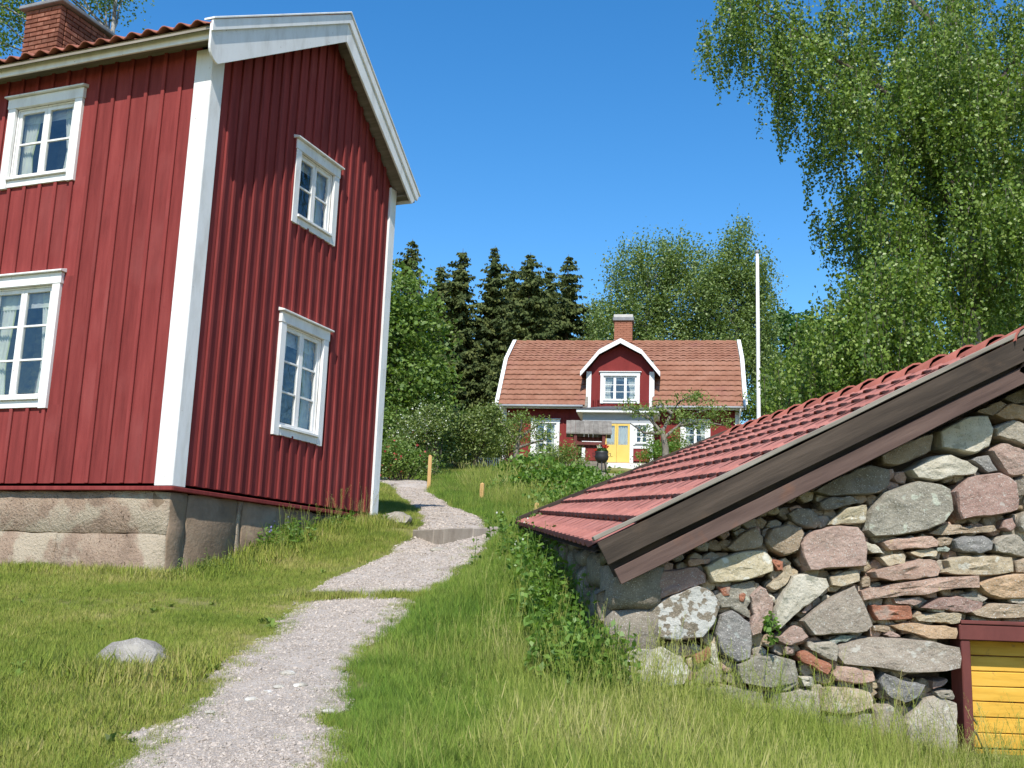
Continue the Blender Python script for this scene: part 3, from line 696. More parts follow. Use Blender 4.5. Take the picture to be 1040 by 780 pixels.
# bargeboards: boards lie along local x of their own mesh so the grain follows them
def plank(p0, p1, hgt, thk, m, name, parent, up=None, endcut=0, jit=.003, bev=.004, segs=1):
    """board from p0 to p1 (its top outer edge), width hgt downwards, thickness thk towards +y"""
    p0, p1 = np.array(p0, float), np.array(p1, float); ex = p1 - p0; L_ = np.linalg.norm(ex); ex /= L_
    ey = np.array([0, 1.0, 0]) if abs(ex[1]) < .9 else np.array([1.0, 0, 0]); ey = ey - ex * (ex @ ey); ey /= np.linalg.norm(ey); ez = np.cross(ex, ey)
    mb = MB()
    n = max(2, int(L_ / .35)); V_ = []
    for i in range(n + 1):
        x = L_ * i / n; a, b = random.uniform(-jit, jit), random.uniform(-jit, jit)
        V_ += [(x, 0, a), (x, thk, a), (x, thk, -hgt + b), (x, 0, -hgt + b)]
    F_ = [(3, 2, 1, 0), (4 * n, 4 * n + 1, 4 * n + 2, 4 * n + 3)]
    for i in range(n):
        for k in range(4): F_.append((4 * i + k, 4 * i + (k + 1) % 4, 4 * i + 4 + (k + 1) % 4, 4 * i + 4 + k))
    o = mb.add(V_, F_).build(name, m, parent, bev=bev); place(o, p0, ex, ey); return o
sd_n = (NR - NE) / np.linalg.norm(NR - NE); dn = np.array([sd_n[2], 0, -sd_n[0]])      # along slope, down-perpendicular in the gable plane
E0 = NE - sd_n * .005
A1 = NE + np.array([.012, -.045, 0]) + dn * .018; B1 = NR + np.array([0, -.045, 0]) + dn * .018
mA = lambda a: mirror(a)
plank(loc(A1), loc(B1), .155, .032, MT['dkwood'], 'bargeboard', cellar)
plank(loc(mA(B1)), loc(mA(A1)), .155, .032, MT['dkwood'], 'bargeboard', cellar)
A2 = NE + sd_n * .035 + dn * .222 + np.array([0, -.01, 0]); B2 = NR + dn * .222 + np.array([-.06, -.01, 0])
plank(loc(A2), loc(B2), .105, .05, MT['pinkwood'], 'gable_beam', cellar)
plank(loc(mA(B2)), loc(mA(A2)), .105, .05, MT['pinkwood'], 'gable_beam', cellar)
A3 = NE - sd_n * .0 - dn * .022 + np.array([0, -.055, 0]); B3 = NR - dn * .022 + np.array([0, -.055, 0])
plank(loc(A3), loc(B3), .03, .115, MT['greywood'], 'verge_cap', cellar, jit=.004)
plank(loc(mA(B3)), loc(mA(A3)), .022, .115, MT['greywood'], 'verge_cap', cellar, jit=.004)
fa = FE + np.array([-.02, .0, .03]); fb = FR + np.array([0, 0, .03])
for k in range(9):
    p0, p1 = fa + (fb - fa) * k / 9, fa + (fb - fa) * ((k + 1.03) / 9)
    plank(loc(p0), loc(p1 + np.array([0, 0, -.004])), .05, .06, MT['dkwood'], 'verge_board', cellar, jit=.002)
plank(loc(mirror(fb)), loc(mirror(fa)), .05, .06, MT['dkwood'], 'verge_board', cellar)
# eave board under the tiles
A4 = NE + sd_n * .02 + dn * .15 + np.array([0, .045, 0]); B4 = NR + dn * .15 + np.array([-.1, .045, 0])
plank(loc(A4), loc(B4), .12, .02, MT['dkwood'], 'gable_board', cellar)
plank(loc(mA(B4)), loc(mA(A4)), .12, .02, MT['dkwood'], 'gable_board', cellar)
ev = MB(); 
e0, e1 = loc(NE + np.array([.10, .05, -.03])), loc(FE + np.array([.10, 0, -.03]))
ev.add([e0, e1, e1 + [0, 0, -.05], e0 + [0, 0, -.05], e0 + [.03, 0, 0], e1 + [.03, 0, 0], e1 + [.03, 0, -.05], e0 + [.03, 0, -.05]], [(0, 1, 2, 3), (7, 6, 5, 4), (0, 4, 5, 1), (3, 2, 6, 7), (0, 3, 7, 4)])
ev.build('eave_board', MT['dkwood'], cellar)

# stone wall: every stone its own piece, outline in wall plane, real depth
REG = {1: (610, 540, 5.2), 2: (720, 460, 5.2), 3: (840, 380, 5.2), 4: (860, 500, 5.778), 5: (780, 580, 5.2)}
S = [
 (1,'w',[(145,520),(200,450),(330,360),(510,285),(590,320),(628,385),(600,480),(540,560),(400,578),(280,555),(160,550)],.05),
 (1,'p',[(180,375),(235,270),(330,205),(520,185),(562,225),(560,270),(510,285),(330,350),(215,400)],.03),
 (1,'y',[(550,185),(640,135),(780,100),(870,98),(910,140),(915,210),(830,240),(700,265),(590,270)],.04),
 (1,'p3',[(465,145),(580,140),(580,165),(470,185)],.02),
 (1,'w2',[(20,725),(60,670),(180,615),(330,610),(430,670),(470,740),(440,800),(200,840),(40,810)],.09),
 (1,'d',[(610,540),(640,440),(700,415),(790,480),(800,560),(790,670),(720,690),(640,640)],.03),
 (1,'g',[(610,340),(700,280),(820,260),(840,300),(780,400),(800,460),(740,430),(690,400),(640,405)],.0),
 (1,'k',[(625,290),(690,290),(685,340),(650,345)],.02), (1,'k',[(735,330),(765,325),(755,375),(735,370)],.015),
 (1,'p2',[(790,340),(850,285),(910,350),(915,430),(860,500),(850,540),(800,555),(785,520),(810,440)],.03),
 (1,'k',[(490,660),(575,605),(595,655),(510,700)],.02), (1,'l',[(590,590),(605,590),(630,690),(620,730),(580,680)],.01),
 (1,'y2',[(885,290),(960,220),(1000,175),(1015,210),(990,270),(930,310)],.02), (1,'k',[(905,150),(970,155),(970,205),(935,210)],.03),
 (1,'g',[(715,705),(800,660),(920,650),(1030,690),(1040,800),(900,830),(740,800)],.05), (1,'g4',[(520,745),(580,695),(640,720),(650,800),(500,810)],.03),
 (1,'l',[(885,330),(920,340),(930,370),(905,375)],.0),
 (5,'l',[(30,210),(130,25),(200,15),(310,40),(325,80),(250,150),(130,240),(50,310),(40,290)],.05),
 (2,'p2',[(485,480),(530,425),(640,388),(790,390),(815,430),(832,500),(828,600),(660,610),(520,622),(495,560)],.06),
 (2,'b',[(300,470),(330,400),(420,372),(490,390),(500,430),(470,520),(400,545),(330,510)],.03),
 (2,'g2',[(425,320),(470,290),(540,290),(610,370),(570,400),(510,395),(450,360)],.0),
 (2,'y',[(630,380),(720,290),(840,270),(835,370),(760,378)],.03), (2,'g2',[(590,260),(650,230),(760,230),(800,260),(740,275),(660,300),(600,300)],.02),
 (2,'g2',[(560,200),(700,120),(860,60),(950,90),(950,170),(900,210),(780,225),(640,225)],.03), (2,'b',[(100,500),(180,420),(250,390),(290,440),(280,500),(140,520)],.02),
 (2,'y2',[(640,650),(790,615),(800,680),(690,710),(650,700)],.03), (2,'l',[(815,465),(880,480),(935,535),(850,520)],.02),
 (3,'l',[(600,300),(760,220),(850,220),(880,290),(865,380),(780,420),(700,400),(610,390)],.03),
 (3,'l',[(430,510),(560,430),(650,425),(740,460),(800,500),(790,525),(680,535),(550,565),(470,545)],.05),
 (3,'p',[(675,620),(745,545),(920,518),(1000,570),(1008,720),(900,745),(700,768),(685,720)],.06),
 (4,'g',[(110,225),(130,120),(225,0),(350,-45),(410,-65),(540,-40),(590,-20),(612,110),(560,180),(420,235),(300,252),(150,258)],.07),
 (3,'b',[(290,430),(440,350),(570,310),(560,400),(480,440),(360,480),(300,470)],.01), (3,'d',[(760,450),(860,425),(910,510),(860,520),(800,470)],.01),
 (3,'p2',[(870,400),(930,362),(1040,400),(1060,480),(1040,530),(985,540),(930,500)],.04), (3,'g3',[(880,285),(980,240),(1060,270),(1100,330),(1060,380),(960,345),(900,325)],.04),
 (3,'o',[(890,210),(980,148),(1080,180),(1080,240),(940,235)],.03), (3,'b',[(800,195),(930,135),(965,152),(890,215)],.0),
 (3,'g2',[(1000,560),(1040,540),(1080,560),(1080,640),(1020,640)],.0), (3,'g2',[(945,125),(1040,70),(1100,70),(1100,150),(1000,150)],.0),
 (4,'b',[(490,240),(590,185),(660,190),(720,215),(870,190),(885,225),(800,235),(600,250)],.02), (4,'p3',[(210,295),(330,265),(500,258),(535,290),(530,320),(400,330),(250,342)],.04),
 (4,'y2',[(365,350),(520,325),(535,350),(530,375),(420,380)],.03), (4,'b',[(535,275),(590,258),(640,265),(610,310),(545,315)],.0), (4,'d',[(620,280),(690,255),(800,255),(855,290),(850,340),(800,358),(700,358),(640,330)],.04),
 (4,'d3',[(530,330),(590,312),(615,330),(600,350),(540,345)],.02), (4,'g3',[(860,300),(930,250),(1000,250),(1040,290),(1070,380),(980,370),(870,345)],.04),
 (4,'p',[(920,165),(980,145),(1000,200),(970,230),(910,210)],.02), (4,'g3',[(1010,180),(1040,120),(1100,100),(1100,230),(1040,235)],.03),
 (4,'y2',[(185,380),(340,360),(345,420),(240,435),(220,410)],.03), (4,'p3',[(145,470),(280,430),(420,390),(530,400),(555,450),(540,490),(380,515),(260,520),(160,500)],.05),
 (4,'y2',[(580,400),(640,380),(830,370),(980,380),(980,470),(850,490),(640,485),(570,470),(600,440)],.04), (4,'b',[(985,400),(1040,385),(1100,390),(1100,480),(1000,470)],.03),
 (4,'p3',[(80,580),(200,555),(380,520),(560,500),(760,490),(765,560),(690,560),(560,570),(470,605),(330,605),(200,620),(100,635)],.05), (4,'b',[(95,500),(140,495),(145,550),(95,560)],.02),
 (4,'o',[(765,540),(900,490),(1000,478),(1100,490),(1100,620),(900,628),(800,585)],.05), (4,'p2',[(275,625),(430,615),(445,645),(400,665),(290,650)],.02),
 (4,'p',[(450,680),(540,620),(680,610),(800,650),(790,690),(700,712),(560,690)],.04), (4,'g3',[(670,605),(740,580),(830,625),(800,645),(720,632)],.02),
 (4,'k',[(140,665),(390,668),(395,745),(280,750),(180,755)],.03), (4,'y2',[(400,735),(520,708),(680,712),(670,765),(560,770),(420,755)],.02), (4,'l',[(505,682),(580,688),(575,704),(510,699)],.01),
 (4,'b',[(720,705),(850,650),(1000,660),(1100,650),(1100,730),(900,745),(780,730)],.04), (4,'g3',[(960,625),(1100,622),(1100,646),(970,650)],.02),
 (5,'g4',[(175,265),(290,170),(460,75),(500,150),(555,290),(520,320),(430,330),(230,340),(215,310)],.05), (5,'p2',[(35,350),(150,285),(185,300),(220,350),(120,400),(40,370)],.03),
 (5,'p2',[(180,220),(240,155),(245,185),(200,225)],.0), (5,'o',[(650,290),(760,275),(1005,300),(1000,360),(850,358),(790,330),(690,310)],.03), (5,'b',[(560,290),(650,285),(680,325),(560,315)],.0),
 (5,'g4',[(370,390),(540,350),(720,357),(1000,400),(1000,510),(850,530),(720,540),(560,505),(400,490),(370,450)],.06), (5,'g3',[(205,375),(335,370),(380,410),(365,480),(290,460),(210,400)],.03),
 (5,'d3',[(325,368),(400,338),(460,345),(440,360),(350,388)],.02), (5,'p2',[(620,335),(660,318),(710,345),(640,350)],.01), (5,'k',[(165,430),(205,420),(340,500),(320,550),(250,515),(170,470)],.04),
 (5,'p3',[(340,545),(380,505),(460,505),(560,530),(565,580),(500,600),(360,580)],.03), (5,'d',[(590,590),(615,535),(700,570),(830,600),(800,660),(720,700),(620,650)],.05), (5,'p',[(870,580),(960,570),(930,610),(880,625)],.01),
 (5,'l',[(170,560),(240,560),(240,610),(190,610)],.02), (5,'y2',[(290,620),(420,615),(540,640),(560,720),(400,760),(280,740)],.05), (5,'g3',[(820,690),(920,660),(1000,700),(1000,800),(985,1050),(760,1050),(720,800)],.05),
 (5,'g3',[(890,640),(980,630),(990,680),(900,665)],.02), (5,'g',[(10,490),(90,460),(150,475),(165,600),(100,640),(5,620)],.02), (5,'g4',[(560,725),(640,705),(715,760),(745,1040),(560,1040)],.04), (5,'g',[(300,765),(550,750),(555,1040),(300,1040)],.04),
 (5,'g3',[(30,650),(170,630),(270,640),(285,1040),(20,1040)],.03), (5,'p2',[(90,400),(140,395),(135,440),(95,440)],.01),
 (1,'g',[(480,830),(660,820),(860,850),(880,1060),(460,1060)],.03), (1,'g2',[(0,560),(90,500),(120,560),(60,660),(0,680)],-.02), (1,'g2',[(-20,330),(70,300),(150,330),(170,400),(110,480),(0,470)],-.05),
 (1,'g2',[(70,300),(180,240),(240,250),(190,330),(150,340)],-.05),
]
from mathutils import noise as mnoise
def stone_mesh(name, pts2, y0, prot, m, seed, depth=.22, n=22):
    """pts2: outline (x,z) in the wall plane; y0 wall face; prot how far the face stands out (towards -y)"""
    P = np.array(pts2); c = P.mean(0)
    if np.sum(P[:, 0] * np.roll(P[:, 1], -1) - np.roll(P[:, 0], -1) * P[:, 1]) < 0: P = P[::-1]
    d = np.linalg.norm(np.roll(P, -1, 0) - P, axis=1); cum = np.concatenate([[0], np.cumsum(d)]); T = cum[-1]
    Q = []; step = T / n
    for i in range(len(P)):
        a, b = P[i], P[(i + 1) % len(P)]; m_ = max(1, int(round(d[i] / step))); nn_ = np.array([(b - a)[1], -(b - a)[0]]) / max(d[i], 1e-6)
        for k in range(m_):
            t = k / m_; q = a + (b - a) * t
            if k == 0: q = q + (.05 * (.5 * (P[i - 1] + b) - a))
            else: q = q + nn_ * (.010 * mnoise.noise(Vector((q[0] * 17 + seed, q[1] * 17, seed))) + .03 * d[i] * t * (1 - t))
            Q.append(q)
    Q = np.array(Q); n = len(Q)
    Q = Q + (Q - Q.mean(0)) * .025
    c = Q.mean(0); size = math.sqrt(abs(T)) ; minr = np.min(np.linalg.norm(Q - c, axis=1))
    tilt = np.array([random.uniform(-.10, .10), random.uniform(-.10, .10)])
    V_ = []
    e = min(.013, minr * .2)
    for (mode, amt, dy) in (('s', 0.0, depth), ('s', 0.0, .02), ('i', e * .35, -prot * .75), ('i', e, -prot - e * .35), ('f', .72, -prot - e * .5), ('f', .36, -prot - e * .55)):
        for k in range(n):
            q = Q[k]; r_ = q - c; L_ = np.linalg.norm(r_)
            p = q - r_ / L_ * amt if mode in 'si' else c + r_ * amt
            nz = mnoise.noise(Vector((p[0] * 7 + seed, p[1] * 7, seed))) * .024 + mnoise.noise(Vector((p[0] * 28 + seed, p[1] * 28, seed))) * .006
            y = y0 + dy + (nz * (1.0 if dy < 0 else 0)) - (((p - c) @ tilt) * (1 if dy < 0 else 0))
            jx = mnoise.noise(Vector((p[0] * 22, p[1] * 22, seed + 3))) * .006 if mode == 'i' else 0
            V_.append((p[0] + jx, y, p[1] + jx))
    V_.append((c[0], y0 - prot - e * .55, c[1])); F4 = []; F3 = []
    for r_ in range(5):
        for k in range(n):
            k2 = (k + 1) % n; F4.append((r_ * n + k, r_ * n + k2, (r_ + 1) * n + k2, (r_ + 1) * n + k))
    for k in range(n): F3.append((5 * n + k, 5 * n + (k + 1) % n, 6 * n))
    return V_, F4, F3
swall = MB().box((-XR + .75, .20, -.5), (-.52, .5, 1.0)).box((.52, .20, -.5), (XR - .75, .5, 1.0)).box((-.52, .2, 1.12), (.52, .5, 1.2))
xl_, xr_ = NE[0] + .25 - XR, -(NE[0] + .25 - XR)
zl = NE[2] + .02 - CB[2]; zr_ = NR[2] - .09 - CB[2]
swall.prism([(xl_, .2, 1.0), (xr_, .2, 1.0), (xr_, .2, zl), (0, .2, zr_), (xl_, .2, zl)], (0, .3, 0))
swall = swall.build('stone_wall', MT['soil'], cellar)
cV, c4, c3, cn = {}, {}, {}, {}
for ix in range(-26, 1):
    for iz in range(0, 24):
        x_ = ix * .105 + random.uniform(-.03, .03) + (.05 if iz % 2 else 0); z_ = .15 + iz * .085 + random.uniform(-.02, .02)
        lim = (NE[2] - .32 - CB[2]) + (x_ - (NE[0] - XR)) * (sd_n[2] / sd_n[0])
        if x_ < NE[0] + .22 - XR or z_ > lim or (x_ > -.62 and z_ < 1.16): continue
        k_ = random.randint(5, 7); a0 = random.uniform(0, 6); pts = [(x_ + .062 * random.uniform(.75, 1.15) * math.cos(a0 + 6.283 * i / k_), z_ + .048 * random.uniform(.75, 1.15) * math.sin(a0 + 6.283 * i / k_)) for i in range(k_)]
        V_, F4, F3 = stone_mesh('chink', pts, .065, random.uniform(0, .035), None, random.uniform(0, 99), .1, 8)
        kd = random.choice(('b', 'p3', 'g3', 'y2', 'g4')); n_ = cn.get(kd, 0)
        cV.setdefault(kd, []).append(np.array(V_)); c4.setdefault(kd, []).append(np.array(F4) + n_); c3.setdefault(kd, []).append(np.array(F3) + n_); cn[kd] = n_ + len(V_)
for kd in cV: tag(obj('chinking_stones', np_mesh('chinking_stones', np.concatenate(cV[kd]), [np.concatenate(c4[kd]), np.concatenate(c3[kd])], MT[kd], False), swall), kind='stuff')
mirV, mirF4, mirF3 = [], [], []; nb = 0
for k, (rg, m_, poly, pr) in enumerate(S):
    ox, oy, sc = REG[rg]
    W_ = [at(ox + x / sc, oy + y / sc, YW - .03) for x, y in poly]
    pts = [(p[0] - CB[0], p[2] - CB[2]) for p in W_]
    V_, F4, F3 = stone_mesh('stone', pts, 0.0, pr, MT[m_], k * 7.3)
    me = np_mesh('stone', V_, [F4, F3], MT[m_], True); me.set_sharp_from_angle(angle=R(20))
    o = obj('stone', me, swall)
    mx_ = max(p[0] for p in pts)
    if mx_ < -.45 or True:
        Vm = np.array(V_); Vm[:, 0] = -Vm[:, 0]
        if Vm[:, 0].min() > .5 or Vm[:, 2].min() > 1.25:
            if Vm[:, 0].min() > .0: mirV.append(Vm); mirF4.append(np.array(F4)[:, ::-1] + nb); mirF3.append(np.array(F3)[:, ::-1] + nb); nb += len(Vm)
if mirV: tag(obj('stones', np_mesh('stones', np.concatenate(mirV), [np.concatenate(mirF4), np.concatenate(mirF3)], MT['g3'], True), swall), kind='stuff')
# side wall under the eave, in big stones
for k in range(9):
    yc = YW + .15 + k * .5 - CB[1]; s_ = (yc + CB[1] - YF) / (YB - YF)
    e_ = patch(min(max(s_, 0), 1), 0); zt = e_[2] - .12 - CB[2]; gz_ = h1(e_[0], yc + CB[1]) - CB[2]
    for zz in np.arange(gz_ - .2, zt, .32):
        rough_block((e_[0] + .14 - CB[0], yc - .24, zz), (e_[0] + .5 - CB[0], yc + .24, min(zz + .31, zt)), None, MT['g2'], swall, .03, 'stone', .12, .05)
# door: frame and yellow boards, recessed
DX0 = float(at(975, 660, YW)[0]) - CB[0]; DX1 = -DX0; DZ1 = float(at(975, 634, YW)[2]) - CB[2]
pw_ = .062
dz0 = -.25
fr_ = MB().box((DX0, -.02, dz0), (DX0 + pw_, .16, DZ1 - .10)).box((DX1 - pw_, -.02, dz0), (DX1, .16, DZ1 - .10)).box((DX0 - .01, -.03, DZ1 - .10), (DX1 + .01, .16, DZ1 + .0))
door = fr_.build('door', MT['maroon'], cellar, bev=.006)
MB().box((DX0 + .0, -.034, DZ1 + .002), (DX1, .12, DZ1 + .028), .004).build('lintel_board', MT['maroon'], door, bev=.004)
nb_ = 13; zt = DZ1 - .10; bhh = (zt - dz0) / nb_
for k in range(nb_):
    mb = MB().box((-(DX1 - pw_), 0, 0), (DX1 - pw_, .025, bhh - .006), .003)
    mb.build('door_board', MT['yellow'], door, bev=.004, loc=(0, .125 + random.uniform(-.003, .003), dz0 + k * bhh), rot=(0, random.uniform(-.006, .006), 0))
MB().box((-(DX1 - pw_) + .02, .152, dz0), (DX1 - pw_ - .02, .17, zt)).build('door_back', MT['maroon'], door)
hx, hz = at(987, 727, YW + .1), at(1001, 765, YW + .1)
hp = MB().tube([loc(hx) + [0, .02, .03], loc(hx) + [-.01, -.02, .0], loc(hx) + [.02, -.03, -.05]], .007, 6)
hp.tube([loc(at(986, 737, YW + .07)), loc(at(990, 745, YW + .07)) + [0, -.03, 0], loc(at(1000, 768, YW + .07)) + [0, -.03, 0], loc(at(1004, 760, YW + .07)) + [0, .03, 0]], .006, 6)
hp.build('door_handle', MT['rust'], door, smooth=True)

# ================================================================== red cottage on the hill
TH = R(9)
ca, cb_ = np.array([math.cos(TH), -math.sin(TH), 0]), np.array([math.sin(TH), math.cos(TH), 0])
OC = at(504, 411, 38.0) + .4 * cb_; GZ = 5.78
OC[2] = GZ
cot = thing('red_cottage', 'small red cottage with tiled gambrel roof, white dormer and yellow porch door', 'house', tuple(OC), -TH)
CL, CD = 9.0, 6.8
def cf(v0): return lambda u, v, d: (u, v0 - d, v)
zE, zB, zR = 8.08 - GZ, 10.12 - GZ, 11.34 - GZ
vE, vB, vR = -.4, 1.35, 3.4
# walls with standing battens
wl = MB(cf(0)); wins = [(1.27, 2.33, .42, 1.80), (6.72, 7.78, .46, 1.84)]
def far_siding(m, ua, ub, v0, v1, openings, pitch=.2):
    edges = sorted(set([ua, ub] + [o[0] + .05 for o in openings] + [o[1] - .05 for o in openings]))
    for a, b in zip(edges[:-1], edges[1:]):
        cut = [o for o in openings if o[0] < (a + b) / 2 < o[1]]
        spans = [(v0, cut[0][2] + .05), (cut[0][3] - .05, v1)] if cut else [(v0, v1)]
        for p, q in spans:
            m.box((a, p, -.03), (b, q, 0))
            n = max(1, int(round((b - a) / pitch)))
            for i in range(1, n): m.box((a + (b - a) * i / n - .025, p + .004, .002), (a + (b - a) * i / n + .025, q - .004, .024))
far_siding(wl, .25, CL - .25, .25, zE + .25, wins + [(3.35, 5.7, .25, zE)])
wl.xf = None
wl.box((.25, .04, .2), (.30, CD, zE + .2)).box((CL - .3, .04, .2), (CL - .25, CD, zE + .2)).box((.3, CD - .05, .2), (CL - .3, CD, zE + .2))
for x in (.25, CL - .30):
    wl.prism([(x, .04, zE + .2), (x, vB, zB - .15), (x, vR, zR - .15), (x, 2 * vR - vB, zB - .15), (x, CD, zE + .2)], (.05, 0, 0))
cwall = wl.build('wall', MT['falu2'], cot)
for x in (.16, CL - .34): MB(cf(0)).box((x, .2, .0), (x + .18, zE + .25, .045)).build('corner_board', MT['white2'], cot)
MB().box((.2, -.02, -.5), (CL - .2, CD + .02, .22)).build('plinth', MT['kerb'], cot)
for k, (a, b, c, d) in enumerate(wins): window(cot, cf(0), a, b, c, d, 2, 3, MT['white2'], trim=.12, curt=.36, deep=.9)
# roof
rf = MB()
prof = [(vE, zE), (vB, zB), (vR, zR), (2 * vR - vB, zB), (2 * vR - vE, zE)]
for k, ((y0, z0), (y1, z1)) in enumerate(zip(prof[:-1], prof[1:])):
    for xa, xb in (((.05, 3.36), (5.69, CL - .05)) if k == 0 else ((.05, CL - .05),)):
        rf.prism([(xa, y0, z0 - .04), (xa, y1, z1 - .04), (xa, y1, z1 - .10), (xa, y0, z0 - .10)], (xb - xa, 0, 0))
cr = rf.build('roof', MT['greywood'], cot)
tf = tile_mesh('cottage_tile', .245, .40, .04, 1, MT['tile_far'], 5, .020, .014, .8, .5)
TL = []
for (y0, z0), (y1, z1), n in ((prof[0], prof[1], 9), (prof[1], prof[2], 8)):
    v = np.array([0, y1 - y0, z1 - z0]); L_ = np.linalg.norm(v); v /= L_; st = L_ / n
    up_ = np.cross([1, 0, 0], v)
    for r_ in range(n):
        for c in range(36):
            if n == 9 and 3.2 < .08 + c * .2455 < 5.6: continue
            TL.append((np.array([.08 + c * .2455, y0, z0]) + v * (r_ * st - .03) + up_ * (-.02 + random.uniform(-.006, .006)), (1, 0, random.uniform(-.01, .01)), v * (st * 1.14 / .40)))
joined('roof_tiles', tf, TL, MT['tile_far'], cr)
TL = []
for (y0, z0), (y1, z1), n in ((prof[4], prof[3], 8), (prof[3], prof[2], 7)):
    v = np.array([0, y1 - y0, z1 - z0]); L_ = np.linalg.norm(v); v /= L_; st = L_ / n
    for r_ in range(n):
        for c in range(36): TL.append((np.array([CL - .08 - c * .2455, y0, z0 - .02]) + v * (r_ * st - .03), (-1, 0, 0), v * (st * 1.14 / .40)))
joined('roof_tiles', tf, TL, MT['tile_far'], cr)
mb = MB()
for k in range(22): mb.tube([(.1 + k * .4, vR, zR - .03), (.1 + k * .4 + .42, vR, zR - .045)], [.10, .085], 8)
tag(mb.build('ridge_tiles', MT['tile_far'], cr), kind='stuff')
for x in (-.02, CL - .02):
    for i in range(4):
        (y0, z0), (y1, z1) = prof[i], prof[i + 1]
        e = -.06 if i == 0 else (.06 if i == 3 else 0)
        MB().prism([(x, y0 + (e if i == 0 else 0), z0 + .05), (x, y1 + (e if i == 3 else 0), z1 + .05), (x, y1 + (e if i == 3 else 0), z1 - .14), (x, y0 + (e if i == 0 else 0), z0 - .14)], (.04, 0, 0)).build('bargeboard', MT['white2'], cr)
        MB().prism([(x - .04, y0, z0 + .052), (x - .04, y1, z1 + .052), (x - .04, y1, z1 + .08), (x - .04, y0, z0 + .08)], (.14, 0, 0)).build('barge_cap', MT['white2'], cr)
for xa, xb in ((.05, 3.1), (5.9, CL - .05)): MB().box((xa, vE + .02, zE - .14), (xb, vE + .05, zE - .05)).build('fascia_board', MT['white2'], cr)
for xa, xb in ((0, 3.2), (5.85, CL)): MB().tube([(xa, vE - .05, zE - .06), (xb, vE - .05, zE - .055)], .05, 8).build('gutter', MT['greypaint'], cr, smooth=True)
MB().tube([(.16, vE - .05, zE - .08), (.2, -.12, zE - .35), (.2, -.12, .2)], .04, 8).build('downpipe', MT['white2'], cr, smooth=True)
MB().tube([(CL - .16, vE - .05, zE - .08), (CL - .2, -.12, zE - .35), (CL - .2, -.12, .2)], .04, 8).build('downpipe', MT['white2'], cr, smooth=True)
# chimney
c_ = MB().box((4.12, 3.08, zR - .5), (4.78, 3.72, zR + .78)).build('chimney', MT['brick_far'], cot)
bk = MB(); zz = zR - .1; k = 0
while zz < zR + .72:
    for f, (x0, x1, y0, y1) in enumerate(((4.10, 4.80, 3.06, 3.09), (4.10, 4.80, 3.71, 3.74))):
        p = x0 - (.12 if k % 2 else 0)
        while p < x1 - .03: bk.box((max(p, x0) + .006, y0, zz), (min(p + .24, x1) - .006, y1, zz + .065)); p += .25
    for (x0, x1) in ((4.09, 4.12), (4.78, 4.81)):
        p = 3.09 - (.12 if k % 2 else 0)
        while p < 3.68: bk.box((x0, max(p, 3.09) + .006, zz), (x1, min(p + .24, 3.71) - .006, zz + .065)); p += .25
    zz += .077; k += 1
tag(bk.build('bricks', MT['brick_far'], c_, fixn=False), kind='stuff')
MB().box((4.03, 2.99, zR + .78), (4.87, 3.81, zR + .9)).build('chimney_cap', MT['slate'], c_, bev=.01)
MB().box((4.06, 3.02, zR + .9), (4.84, 3.78, zR + 1.04)).build('chimney_top', MT['slate_light'], c_, bev=.02)
# dormer
d0, d1, dm = 3.33, 5.72, 4.525
dE, dK, dA = 9.27 - GZ, 10.10 - GZ, 10.52 - GZ
dp = [(d0 - .26, dE), (d0 + .42, dK), (dm, dA), (d1 - .42, dK), (d1 + .26, dE)]
dw = MB(cf(.0)); far_siding(dw, d0, d1, zE - .25, dE, [(3.79, 5.26, zE + .14, dE + .11)], .2)
dw.add([(d0, dE, -.028), (d1, dE, -.028), (d1 + .1, dE + .05, -.028), (d1 - .42, dK - .1, -.028), (dm, dA - .1, -.028), (d0 + .42, dK - .1, -.028), (d0 - .1, dE + .05, -.028)], [(0, 1, 2, 3, 4, 5, 6)])
dw.xf = None
for x in (d0, d1 - .04): dw.prism([(x, .0, zE - .1), (x, .0, dE), (x, 1.2, dE)], (.04, 0, 0))
dorm = dw.build('dormer', MT['falu2'], cot)
MB(cf(0)).box((3.74, dE + .1, .0), (5.3, dE + .13, .06)).build('batten', MT['white2'], dorm)
for x in (d0 - .05, d1 - .13): MB(cf(.0)).box((x, zE - .2, .0), (x + .18, dE + .12, .05)).build('corner_board', MT['white2'], dorm)
window(dorm, cf(0), 3.8, 5.24, zE + .12, dE + .1, 3, 3, MT['white2'], trim=.11, curt=.34, deep=.8)
for i in range(4):
    (x0, z0), (x1, z1) = dp[i], dp[i + 1]
    MB().prism([(x0, -.34, z0 + .07), (x1, -.34, z1 + .07), (x1, -.34, z1 - .11), (x0, -.34, z0 - .11)], (0, .05, 0)).build('bargeboard', MT['white2'], dorm)
    bk_ = 2.2 if i in (1, 2) else 1.35
    b0, b1 = (1.35, 2.0) if i == 0 else ((2.0, 2.9) if i == 1 else ((2.9, 2.0) if i == 2 else (2.0, 1.35)))
    MB().add([(x0, -.29, z0 + .05), (x1, -.29, z1 + .05), (x1, b1, z1 + .05), (x0, b0, z0 + .05), (x0, -.29, z0 - .02), (x1, -.29, z1 - .02), (x1, b1, z1 - .02), (x0, b0, z0 - .02)],
             [(0, 1, 2, 3), (7, 6, 5, 4), (0, 4, 5, 1), (0, 3, 7, 4), (1, 5, 6, 2)]).build('dormer_roof', MT['tile_far'], dorm)
